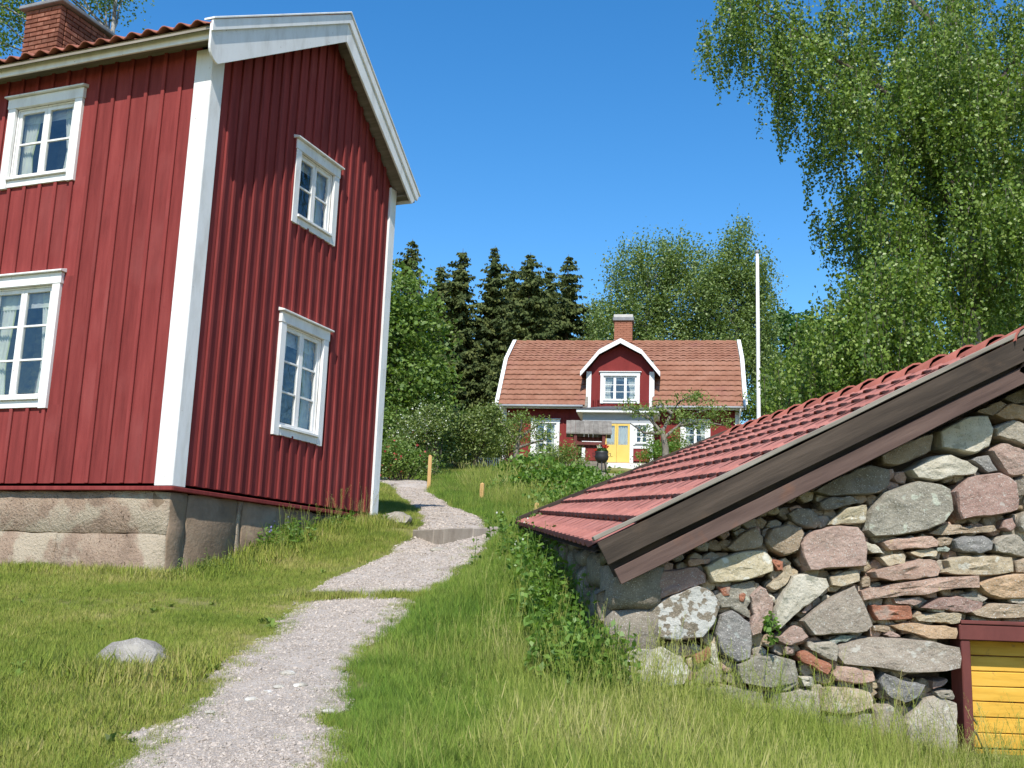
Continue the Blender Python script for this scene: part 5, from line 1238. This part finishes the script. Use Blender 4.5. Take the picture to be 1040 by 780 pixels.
shrub('perennial_bed', 'tall feathery yellow green plants left of the well shelter', 572, 30, [(562, 464, 13, 9), (576, 461, 11, 10), (586, 470, 8, 6), (550, 467, 10, 8)], 3600, .085, MT['leaf_apple'], 'plant', aspect=.3)
shrub('perennial_bed', 'low weeds just above the far cellar eave', 600, 18, [(590, 499, 24, 5), (612, 492, 14, 5), (562, 509, 20, 6)], 2200, .07, MT['leaf_weed'], 'plant')
shrub('perennial_bed', 'bright leafy weeds with yellow flowers on the slope beside the short stakes', 552, 22, [(518, 494, 18, 6), (545, 489, 20, 8), (572, 487, 18, 7), (592, 482, 12, 6), (532, 504, 16, 5)], 5200, .10, MT['leaf_weed'], 'plant', flower=('flower_yellow', 26, .05), spread=.12)
shrub('garden_shrub', 'leafy bush filling the gap at the flagpole foot', 772, 37, [(770, 412, 16, 14), (786, 402, 16, 18), (760, 420, 8, 10)], 3400, .10, MT['leaf_maple'])
shrub('garden_shrub', 'low shrub at the right cottage wall behind the apple tree', 672, 34.8, [(668, 457, 12, 9), (682, 454, 12, 10), (656, 465, 6, 5)], 1900, .08, MT['leaf_weed'])
def apple(label, px, Y, trunk, limbs, lst, n):
    B_ = gpt(px, Y); t = thing('apple_tree', label, 'tree', tuple(B_), 0, 'old apple trees before the cottage')
    MB().tube([(0, 0, -.2)] + [at(x, y, Y) - B_ for x, y in trunk], [.12] + [.10 - .02 * i for i in range(len(trunk))], 8, False).build('trunk', MT['bark_apple'], t, smooth=True, fixn=False)
    for L_ in limbs:
        dy = rng.uniform(-.4, .4); P_ = [at(x, y, Y + dy * i / len(L_)) - B_ for i, (x, y) in enumerate(L_)]
        MB().tube(P_, [.06 * (1 - .75 * i / (len(P_) - 1)) for i in range(len(P_))], 6, False).build('limb', MT['bark_apple'], t, smooth=True, fixn=False)
    C, P = puffs(n, clump_px(B_, lst, .6), 26, .11)
    cloud_obj('crown', C, .075 * rng.uniform(.7, 1.3, len(C)), MT['leaf_apple'], t, aspect=.6)
apple('gnarled apple tree with spreading bare limbs before the right cottage wall', 676, 31.5, [(676, 455), (672, 435)], [[(672, 440), (660, 425), (645, 418), (635, 412)], [(674, 445), (690, 432), (705, 420), (722, 415)], [(673, 438), (682, 420), (690, 408), (706, 400)], [(672, 440), (655, 440), (640, 430)], [(690, 432), (712, 428), (735, 432)], [(682, 420), (668, 408)]],
      [(652, 418, 14, 8), (638, 410, 8, 6), (700, 406, 18, 8), (722, 415, 16, 8), (690, 425, 16, 8), (672, 412, 12, 6), (708, 430, 14, 8), (738, 428, 8, 6), (660, 440, 10, 8), (690, 445, 12, 8)], 3400)
apple('small apple tree trained against the left cottage wall and window', 524, 34.0, [(524, 462), (526, 445)], [[(525, 450), (515, 436), (508, 428)], [(526, 446), (540, 436), (552, 428)], [(526, 446), (530, 430), (528, 420)], [(525, 455), (540, 450), (556, 446)]],
      [(512, 432, 10, 8), (530, 425, 14, 8), (548, 432, 12, 8), (556, 446, 8, 8), (520, 445, 10, 6), (540, 445, 10, 6), (505, 440, 8, 8)], 2300)
# geraniums in the cauldron
t = thing('geranium', 'red and white flowering geraniums growing in the black cauldron', 'plant', CAUL)
cloud_obj('foliage', ellip(240, (0, 0, .03), (.2, .2, .12)), .07 * rng.uniform(.7, 1.3, 240), MT['leaf_dark'], t, aspect=.9)
cloud_obj('red_blossoms', np.concatenate([ellip(60, (.12, -.05, .17), (.11, .1, .06)), ellip(20, (-.18, -.05, .06), (.06, .06, .04))]), .05 * np.ones(80), MT['flower_red'], t, aspect=.9)
cloud_obj('white_blossoms', ellip(45, (-.1, -.08, .15), (.08, .08, .07)), .04 * np.ones(45), MT['blossom'], t, aspect=.9)

# ------------------------------------------------------------------ weeds close by
def weed(name, label, pts, hgt, n, leaf, m, cat='plant', flower=None, nl=14, aspect=.62):
    c = np.mean(pts, 0); base = np.array([c[0], c[1], h1(c[0], c[1])]); t = thing(name, label, cat, tuple(base))
    st = MB(); C, Sz = [], []; tops = []
    for _ in range(n):
        p = np.array(pts[rng.integers(0, len(pts))]) + rng.normal(0, .12, 2); g_ = h1(*p); hh = hgt * rng.uniform(.55, 1.1); ln_ = rng.normal(0, .18, 2) * hh
        a = np.array([p[0], p[1], g_ - .03]) - base; b = a + np.array([ln_[0], ln_[1], hh])
        st.tube([a, (a + b) / 2 + rng.normal(0, .02, 3), b], [.005, .004, .002], 4, False); tops.append(b)
        for i in range(nl):
            s_ = rng.uniform(.12, 1); q = a + (b - a) * s_; az = rng.uniform(0, 6.28); ll = leaf * (1.25 - .6 * s_) * rng.uniform(.7, 1.2)
            C.append(q + np.array([math.cos(az), math.sin(az), rng.uniform(-.3, .2)]) * ll * .7); Sz.append(ll)
    st.build('stems', m, t, fixn=False); t.children[0]['kind'] = 'stuff'
    me = t.children[0].data; a_ = me.attributes.new('rnd', 'FLOAT', 'POINT'); a_.data.foreach_set('value', np.full(len(me.vertices), .3, np.float32))
    cloud_obj('leaves', C, Sz, m, t, up=.7, aspect=aspect)
    if flower:
        Q = np.array(tops)[rng.integers(0, len(tops), flower[1])] + rng.normal(0, .03, (flower[1], 3)); cloud_obj('flowers', Q, np.full(len(Q), flower[2]), MT[flower[0]], t, aspect=.9)
    return t
el = [(float(patch(s_, 0)[0]) + .10 - k * .11, float(patch(s_, 0)[1])) for s_ in np.linspace(.0, .95, 14) for k in (0, 1, 2)]
weed('nettle_bank', 'green nettles crowding under the tiled cellar eave', [e for e in el if e[1] < 9.4], .52, 150, .08, MT['leaf_weed'])
weed('tall_weeds', 'tall weeds reaching the far tiles of the cellar eave', [e for e in el if e[1] >= 9.2], .30, 80, .06, MT['leaf_weed'], flower=('blossom', 30, .025))
weed('corner_weeds', 'leafy weeds at the left foot of the stone wall', [(.55, 6.75), (.42, 6.9), (.62, 6.7), (.35, 7.05), (.5, 6.85)], .45, 64, .075, MT['leaf_weed'])
pg = at(782, 640, YW - .1); t = thing('wall_sprig', 'bright green sprig growing out of a joint in the stone wall', 'plant', tuple(pg))
cloud_obj('leaves', ellip(70, (0, -.03, .02), (.06, .05, .12)), .045 * rng.uniform(.7, 1.3, 70), MT['leaf_weed'], t, up=.4)
hw_ = lambda u, d: tuple((C0 + np.array([math.cos(YAW) * d + math.sin(YAW) * u, -math.sin(YAW) * d + math.cos(YAW) * u, 0]))[:2])
weed('lupine_clump', 'leafy lupine clump with a blue flower against the stone foundation', [hw_(u, .22) for u in (1.5, 1.7, 1.9, 2.1)], .36, 34, .10, MT['leaf_weed'], flower=('flower_blue', 14, .03), aspect=.35)
weed('foundation_weeds', 'low weeds along the foundation right of the lupines', [hw_(u, .2) for u in (2.9, 3.2, 3.4, 4.0)], .2, 26, .06, MT['leaf_weed'])
weed('corner_grass_weeds', 'pale weeds growing at the house corner below the white board', [hw_(u, .2) for u in (.2, .5, .7, 1.0)], .26, 26, .06, MT['leaf_shrub'], aspect=.3)

# ------------------------------------------------------------------ grass and gravel (uncountable: stuff)
def tuft(name, n, hgt, rad, wid, m, lean=.5, curl=.5, seeds=0, seed=0):
    g = np.random.default_rng(seed); V_, F4, F3, Rr = [], [], [], []
    for i in range(n):
        a = g.uniform(0, 6.283); r_ = rad * math.sqrt(g.uniform()); x, y = r_ * math.cos(a), r_ * math.sin(a); hh = hgt * g.uniform(.45, 1.1); w_ = wid * g.uniform(.7, 1.3)
        az = g.uniform(0, 6.283); d = np.array([math.cos(az), math.sin(az)]); l1 = lean * g.uniform(.1, 1) * hh; sd_ = np.array([-d[1], d[0]]) * w_
        b = len(V_); k = g.uniform(0, 1)
        for t_, ww in ((0, 1), (.5, .85)):
            q = np.array([x, y]) + d * l1 * (t_ ** 1.8)
            V_.append((q[0] - sd_[0] * ww, q[1] - sd_[1] * ww, hh * t_ * (1 - .1 * t_) - .01)); V_.append((q[0] + sd_[0] * ww, q[1] + sd_[1] * ww, hh * t_ * (1 - .1 * t_) - .01))
        q = np.array([x, y]) + d * l1 * (1 + curl * .3); V_.append((q[0], q[1], hh * (1 - curl * .22 * l1 / hh)))
        F4.append((b, b + 1, b + 3, b + 2)); F3.append((b + 2, b + 3, b + 4)); Rr += [k] * 5
        if i < seeds:
            b = len(V_); tip = np.array([q[0], q[1], hh * 1.12]); 
            for dz, ww in ((0, .0), (.02, .0022), (.05, .002), (.085, 0)): V_.append((tip[0] - ww + d[0] * dz * .4, tip[1] + d[1] * dz * .4, tip[2] + dz - .05)); V_.append((tip[0] + ww + d[0] * dz * .4, tip[1] + d[1] * dz * .4, tip[2] + dz - .05))
            F4 += [(b, b + 1, b + 3, b + 2), (b + 2, b + 3, b + 5, b + 4), (b + 4, b + 5, b + 7, b + 6)]; Rr += [.98] * 8
    return bpy.data.objects.new(name, np_mesh(name, V_, [F4, F3], m, False, {'rnd': Rr}))
def scatter(name, pts, scl, idx, coll, label, cat, tilt=.12, gmat=None):
    n = len(pts); me = bpy.data.meshes.new(name); me.vertices.add(n); me.vertices.foreach_set('co', np.asarray(pts, np.float32).ravel())
    a = me.attributes.new('scl', 'FLOAT', 'POINT'); a.data.foreach_set('value', np.asarray(scl, np.float32))
    a = me.attributes.new('idx', 'INT', 'POINT'); a.data.foreach_set('value', np.asarray(idx, np.int32))
    rot = np.stack([rng.normal(0, tilt, n), rng.normal(0, tilt, n), rng.uniform(0, 6.283, n)], 1).astype(np.float32)
    a = me.attributes.new('rot', 'FLOAT_VECTOR', 'POINT'); a.data.foreach_set('vector', rot.ravel())
    if gmat: me.materials.append(gmat)
    o = tag(obj(name, me), label, cat, kind='stuff')
    ng = bpy.data.node_groups.new(name + '_scatter', 'GeometryNodeTree')
    ng.interface.new_socket('Geometry', in_out='INPUT', socket_type='NodeSocketGeometry'); ng.interface.new_socket('Geometry', in_out='OUTPUT', socket_type='NodeSocketGeometry')
    gi, go = ng.nodes.new('NodeGroupInput'), ng.nodes.new('NodeGroupOutput'); ci = ng.nodes.new('GeometryNodeCollectionInfo'); ip = ng.nodes.new('GeometryNodeInstanceOnPoints')
    ci.inputs['Collection'].default_value = coll; ci.inputs['Separate Children'].default_value = True; ci.inputs['Reset Children'].default_value = True
    ip.inputs['Pick Instance'].default_value = True
    def na(nm, tp):
        q = ng.nodes.new('GeometryNodeInputNamedAttribute'); q.data_type = tp; q.inputs['Name'].default_value = nm; return q.outputs['Attribute']
    lk = ng.links
    lk.new(gi.outputs[0], ip.inputs['Points']); lk.new(ci.outputs[0], ip.inputs['Instance']); lk.new(na('idx', 'INT'), ip.inputs['Instance Index'])
    lk.new(na('rot', 'FLOAT_VECTOR'), ip.inputs['Rotation']); lk.new(na('scl', 'FLOAT'), ip.inputs['Scale']); lk.new(ip.outputs[0], go.inputs[0])
    md = o.modifiers.new('scatter', 'NODES'); md.node_group = ng
    return o
def coll_of(name, objs):
    c = bpy.data.collections.new(name)
    for o in objs: c.objects.link(o)
    return c
def plan(n, x0, x1, y0, y1, power=1.7):
    """random plan positions, denser near the camera, over the whole wedge the place can be seen in"""
    out = []
    while sum(len(o) for o in out) < n:
        u_ = rng.uniform(0, 1, n * 2); e = 2 - power
        y = (y0**e + u_ * (y1**e - y0**e)) ** (1 / e); half = .62 * y + 2.0
        x = rng.uniform(-1, 1, len(y)) * half; m_ = (x > x0) & (x < x1)
        out.append(np.stack([x[m_], y[m_]], 1))
    return np.concatenate(out)[:n]
def house_mask(p):
    q = p - C0[:2]; gx_ = q[:, 0] * math.cos(YAW) - q[:, 1] * math.sin(YAW); gy_ = q[:, 0] * math.sin(YAW) + q[:, 1] * math.cos(YAW)
    m_ = (gx_ < .02) & (gx_ > -10) & (gy_ > .0) & (gy_ < 4.5)
    ex = np.interp(p[:, 1], [YF, YB], [NE[0] + .2, FE[0] + .2]); m_ |= (p[:, 1] > YW - .02) & (p[:, 1] < YB) & (p[:, 0] > ex) & (p[:, 0] < 6.3)
    q = p - OC[:2]; u_ = q @ ca[:2]; v_ = q @ cb_[:2]; m_ |= (u_ > .1) & (u_ < 8.9) & (v_ > 0) & (v_ < 7); m_ |= (u_ > 3.3) & (u_ < 5.8) & (v_ > -2.5) & (v_ < 0)
    return m_
def vnoise(x, y, s_, seed):
    g = np.random.default_rng(seed).uniform(0, 1, (64, 64)); u_, v_ = (x / s_) % 63, (y / s_) % 63; i, j = u_.astype(int), v_.astype(int); f, h_ = u_ - i, v_ - j; f = f * f * (3 - 2 * f); h_ = h_ * h_ * (3 - 2 * h_)
    return (g[i, j] * (1 - f) + g[i + 1, j] * f) * (1 - h_) + (g[i, j + 1] * (1 - f) + g[i + 1, j + 1] * f) * h_
short = coll_of('lawn_tufts', [tuft('lawn_tuft_%d' % k, 70, .055, .10, .0017, MT['grass_short'], 1.0, .7, 0, k) for k in range(5)])
midt = coll_of('slope_tufts', [tuft('slope_tuft_%d' % k, 70, .12, .11, .0018, MT['grass_mid'], .8, .7, 0, 20 + k) for k in range(5)])
tallt = coll_of('meadow_tufts', [tuft('meadow_tuft_%d' % k, 80, .25, .12, .0013, MT['grass_tall'], .6, .7, 4, 40 + k) for k in range(5)])
P = plan(110000, -14, 12, 3.2, 34, 1.75)
P = P[~house_mask(P)]
x, y = P[:, 0], P[:, 1]
cxp = np.interp(y, ((DL + DR) / 2)[:, 1][:150], ((DL + DR) / 2)[:, 0][:150])
inp = in_path(x, y, -.02); edge = in_path(x, y, .16)
P_right = x > cxp
# meadow weight: in front of the cellar wall and the near right slope
mead = P_right * np.clip((x - (cxp + 1.0 + .3 * vnoise(x, y, .8, 3))) / .7, 0, 1) * np.clip((7.4 - y) / .8, 0, 1)
mead = np.maximum(mead, P_right * np.clip((x - cxp - 1.1) / .5, 0, 1) * np.clip((y - 16.5) / 3, 0, 1) * np.clip((28 - y) / 1.5, 0, 1) * .35)
mead = np.where(rng.uniform(0, 1, len(x)) < mead, 1, 0)
slope = P_right & (mead == 0) & (y < 29.5)
n1_ = vnoise(x + 50, y + 50, .55, 5); n2_ = vnoise(x + 50, y + 50, 1.6, 8)
keep = ~inp & (rng.uniform(0, 1, len(x)) < np.where(edge, .55, 1.0)) & (rng.uniform(0, 1, len(x)) < np.clip(np.where(P_right, .4, .12) + 1.5 * n1_, 0, 1))
sc = (.65 + .7 * n2_) * rng.uniform(.75, 1.25, len(x)) * np.where(edge, .65, 1) * (1 + np.clip((y - 8) / 16, 0, 1.2) * .6)
z = H(x, y)
near_wall = np.zeros(len(x), bool)
q = P - C0[:2]; gx_ = q[:, 0] * math.cos(YAW) - q[:, 1] * math.sin(YAW); gy_ = q[:, 0] * math.sin(YAW) + q[:, 1] * math.cos(YAW)
bd_ = ground(128, 684); near_wall = (np.hypot(x - bd_[0], y - bd_[1] - .15) < .42) | ((gx_ > 0) & (gx_ < .45) & (gy_ > -.2) & (gy_ < 4.6)) | ((gy_ < 0) & (gy_ > -.35) & (gx_ < .3))
sc = np.where(near_wall, sc * 1.7, sc); sc = np.where((mead == 1) & (y > 6.1) & (y < 8), sc * .75, sc); sc = np.where(y > 29.5, sc * .8, sc)
ml = keep & ~slope & (mead == 0); ms = keep & slope; mt_ = keep & (mead == 1)
for nm, mk, cl_, lab, s0 in (('lawn_grass', ml, short, 'short sunlit lawn left of the gravel path', 1.0), ('slope_grass', ms, midt, 'grass on the slope right of the gravel path', .85), ('meadow_grass', mt_, tallt, 'tall meadow grass before the stone cellar wall', 1.0)):
    scatter(nm, np.stack([x[mk], y[mk], z[mk]], 1), sc[mk] * s0, rng.integers(0, 5, mk.sum()), cl_, lab, 'grass')
    print(nm, mk.sum())
# sparse tufts on the path rims and the weedy strip at the first step
k0_ = STEP_K[0]; TP = []
for _ in range(900):
    i = int(rng.uniform(0, len(DL) * .55)); e = abs(rng.normal(0, .10)); f = e if rng.uniform() < .62 else 1 - e
    TP.append(DL[i] * (1 - f) + DR[i] * f + rng.normal(0, .03, 2))
for _ in range(300):
    f = rng.uniform(-.05, 1.0) ** 1.0; f = f if (f < .45 or f > .8 or rng.uniform() < .35) else rng.uniform(0, .4)
    TP.append(DL[k0_] * (1 - f) + DR[k0_] * f + np.array([rng.normal(0, .02), rng.normal(-.10, .05)]))
TP = np.array(TP); nn = len(TP)
scl_ = np.concatenate([rng.uniform(.3, .7, 900), rng.uniform(.7, 1.5, nn - 900)])
scatter('path_grass', np.stack([TP[:, 0], TP[:, 1], H(TP[:, 0], TP[:, 1]) + .012], 1), scl_, rng.integers(0, 5, nn), short, 'thin grass and weeds rooted along the path rims and first step', 'grass')
# gravel
def pebble(name, seed):
    g = np.random.default_rng(seed); bm = bmesh.new(); bmesh.ops.create_icosphere(bm, subdivisions=1, radius=1)
    for v in bm.verts: v.co *= g.uniform(.7, 1.2); v.co.z *= .6; v.co.x *= 1.2
    me = bpy.data.meshes.new(name); bm.to_mesh(me); bm.free(); me.materials.append(MT['gravel_inst']); return bpy.data.objects.new(name, me)
m_ = mat('gravel_pebble', [(.32, .265, .22), (.40, .34, .285), (.48, .42, .36)], 60, .95, .2, 120, .22, spec=.1, detail=2); MT['gravel_inst'] = m_
peb = coll_of('pebbles', [pebble('pebble_%d' % k, k) for k in range(6)])
NP = 52000
ii = (rng.uniform(0, 1, NP) ** 1.9 * (len(DL) * .86)); i = ii.astype(int); f = rng.uniform(-.03, 1.03, NP); fr_ = (ii - i)[:, None]
a = DLw[i] * (1 - fr_) + DLw[i + 1] * fr_; b = DRw[i] * (1 - fr_) + DRw[i + 1] * fr_; Q = a * (1 - f[:, None]) + b * f[:, None]
zz = H(Q[:, 0], Q[:, 1]) + np.maximum(path_lift(ii), 0) * np.clip(np.minimum(f, 1 - f) * 14, .05, 1) + .012 * np.sin(np.clip(f, 0, 1) * math.pi) + .006
scatter('gravel', np.stack([Q[:, 0], Q[:, 1], zz], 1), np.clip(rng.lognormal(-5.35, .42, NP), .002, .016) * (1 + np.clip((Q[:, 1] - 7) / 8, 0, 1)), rng.integers(0, 6, NP), peb, 'pale crushed gravel covering the path', 'gravel', .4)
# tall thin flowering stalks over the foot of the wall and beside the path
def stalks(name, seed):
    g = np.random.default_rng(seed); V_, F4, Rr = [], [], []
    for _ in range(5):
        x0, y0 = g.normal(0, .05, 2); hh = g.uniform(.32, .55); az = g.uniform(0, 6.28); dx, dy = math.cos(az) * hh * .25, math.sin(az) * hh * .25; b = len(V_); sx, sy = -math.sin(az) * .0012, math.cos(az) * .0012
        for t_ in (0, .5, 1): V_ += [(x0 + dx * t_**2 - sx, y0 + dy * t_**2 - sy, hh * t_), (x0 + dx * t_**2 + sx, y0 + dy * t_**2 + sy, hh * t_)]
        F4 += [(b, b + 1, b + 3, b + 2), (b + 2, b + 3, b + 5, b + 4)]; Rr += [.75] * 6
        for k in range(16):
            b = len(V_); t_ = g.uniform(.72, 1.0); p = np.array([x0 + dx * t_**2, y0 + dy * t_**2, hh * t_]); d = g.normal(0, 1, 3); d[2] = abs(d[2]) * .6 + .3; d /= np.linalg.norm(d); L_ = g.uniform(.012, .035) * (1.35 - t_) * 2.2; q = np.cross(d, [0, .3, 1]); q = q / np.linalg.norm(q) * .0012
            V_ += [tuple(p), tuple(p + d * L_ * .6 - q), tuple(p + d * L_), tuple(p + d * L_ * .6 + q)]; F4.append((b, b + 1, b + 2, b + 3)); Rr += [.9] * 4
    return bpy.data.objects.new(name, np_mesh(name, V_, [F4], MT['grass_tall'], False, {'rnd': Rr}))
stc = coll_of('grass_stalks', [stalks('stalk_%d' % k, 70 + k) for k in range(5)])
SX = np.concatenate([np.stack([rng.uniform(.3, 3.6, 420), 6.95 - np.abs(rng.normal(0, 1.0, 420))], 1), np.stack([rng.uniform(-.4, 1.2, 120), rng.uniform(4.2, 9, 120)], 1), np.stack([rng.uniform(-.8, 3, 260), rng.uniform(13, 26, 260)], 1), np.stack([rng.uniform(-2.9, -1.9, 40), rng.uniform(11.6, 14.8, 40)], 1)])
SX = SX[~house_mask(SX) & ~in_path(SX[:, 0], SX[:, 1], .1)]
scatter('grass_stalks', np.stack([SX[:, 0], SX[:, 1], H(SX[:, 0], SX[:, 1])], 1), rng.uniform(.6, 1.1, len(SX)), rng.integers(0, 5, len(SX)), stc, 'thin seeding grass stalks rising over the meadow and the foot of the wall', 'grass', .15)
# broad-leaved herbs mixed into the turf
def rosette(name, seed, n, L0, m, up=.35):
    g = np.random.default_rng(seed); V_, F4, Rr = [], [], []
    for i in range(n):
        az = g.uniform(0, 6.28); L_ = L0 * g.uniform(.6, 1.15); w_ = L_ * g.uniform(.16, .26); d = np.array([math.cos(az), math.sin(az)]); q = np.array([-d[1], d[0]]) * w_; e = up * g.uniform(.4, 1.5); b = len(V_); k = g.uniform()
        V_ += [(0, 0, .004), (d[0] * L_ * .5 - q[0], d[1] * L_ * .5 - q[1], e * L_ * .6), (d[0] * L_, d[1] * L_, e * L_ * .7), (d[0] * L_ * .5 + q[0], d[1] * L_ * .5 + q[1], e * L_ * .6)]; F4.append((b, b + 1, b + 2, b + 3)); Rr += [k] * 4
    return bpy.data.objects.new(name, np_mesh(name, V_, [F4], m, False, {'rnd': Rr}))
MT['herb'] = leaf_mat('turf_herb', [(0.12, 0.19, 0.03), (0.17, 0.24, 0.045), (0.23, 0.28, 0.07)], .25, .5, inst=True)
hc = coll_of('herbs', [rosette('herb_%d' % k, 90 + k, 9 + 3 * k, .05 + .012 * k, MT['herb'], .5 + .15 * k) for k in range(5)])
Q = plan(4200, -10, 8, 3.4, 20, 1.75); Q = Q[~house_mask(Q)]; Q = Q[~in_path(Q[:, 0], Q[:, 1], -.06)]
Q = Q[rng.uniform(0, 1, len(Q)) < np.clip(vnoise(Q[:, 0] + 50, Q[:, 1] + 50, .45, 21) * 1.8 - .45, .05, 1)]
scatter('turf_herbs', np.stack([Q[:, 0], Q[:, 1], H(Q[:, 0], Q[:, 1])], 1), rng.uniform(.3, .62, len(Q)), rng.integers(0, 5, len(Q)), hc, 'broad-leaved herbs and clover scattered through the turf', 'herbs', .2)
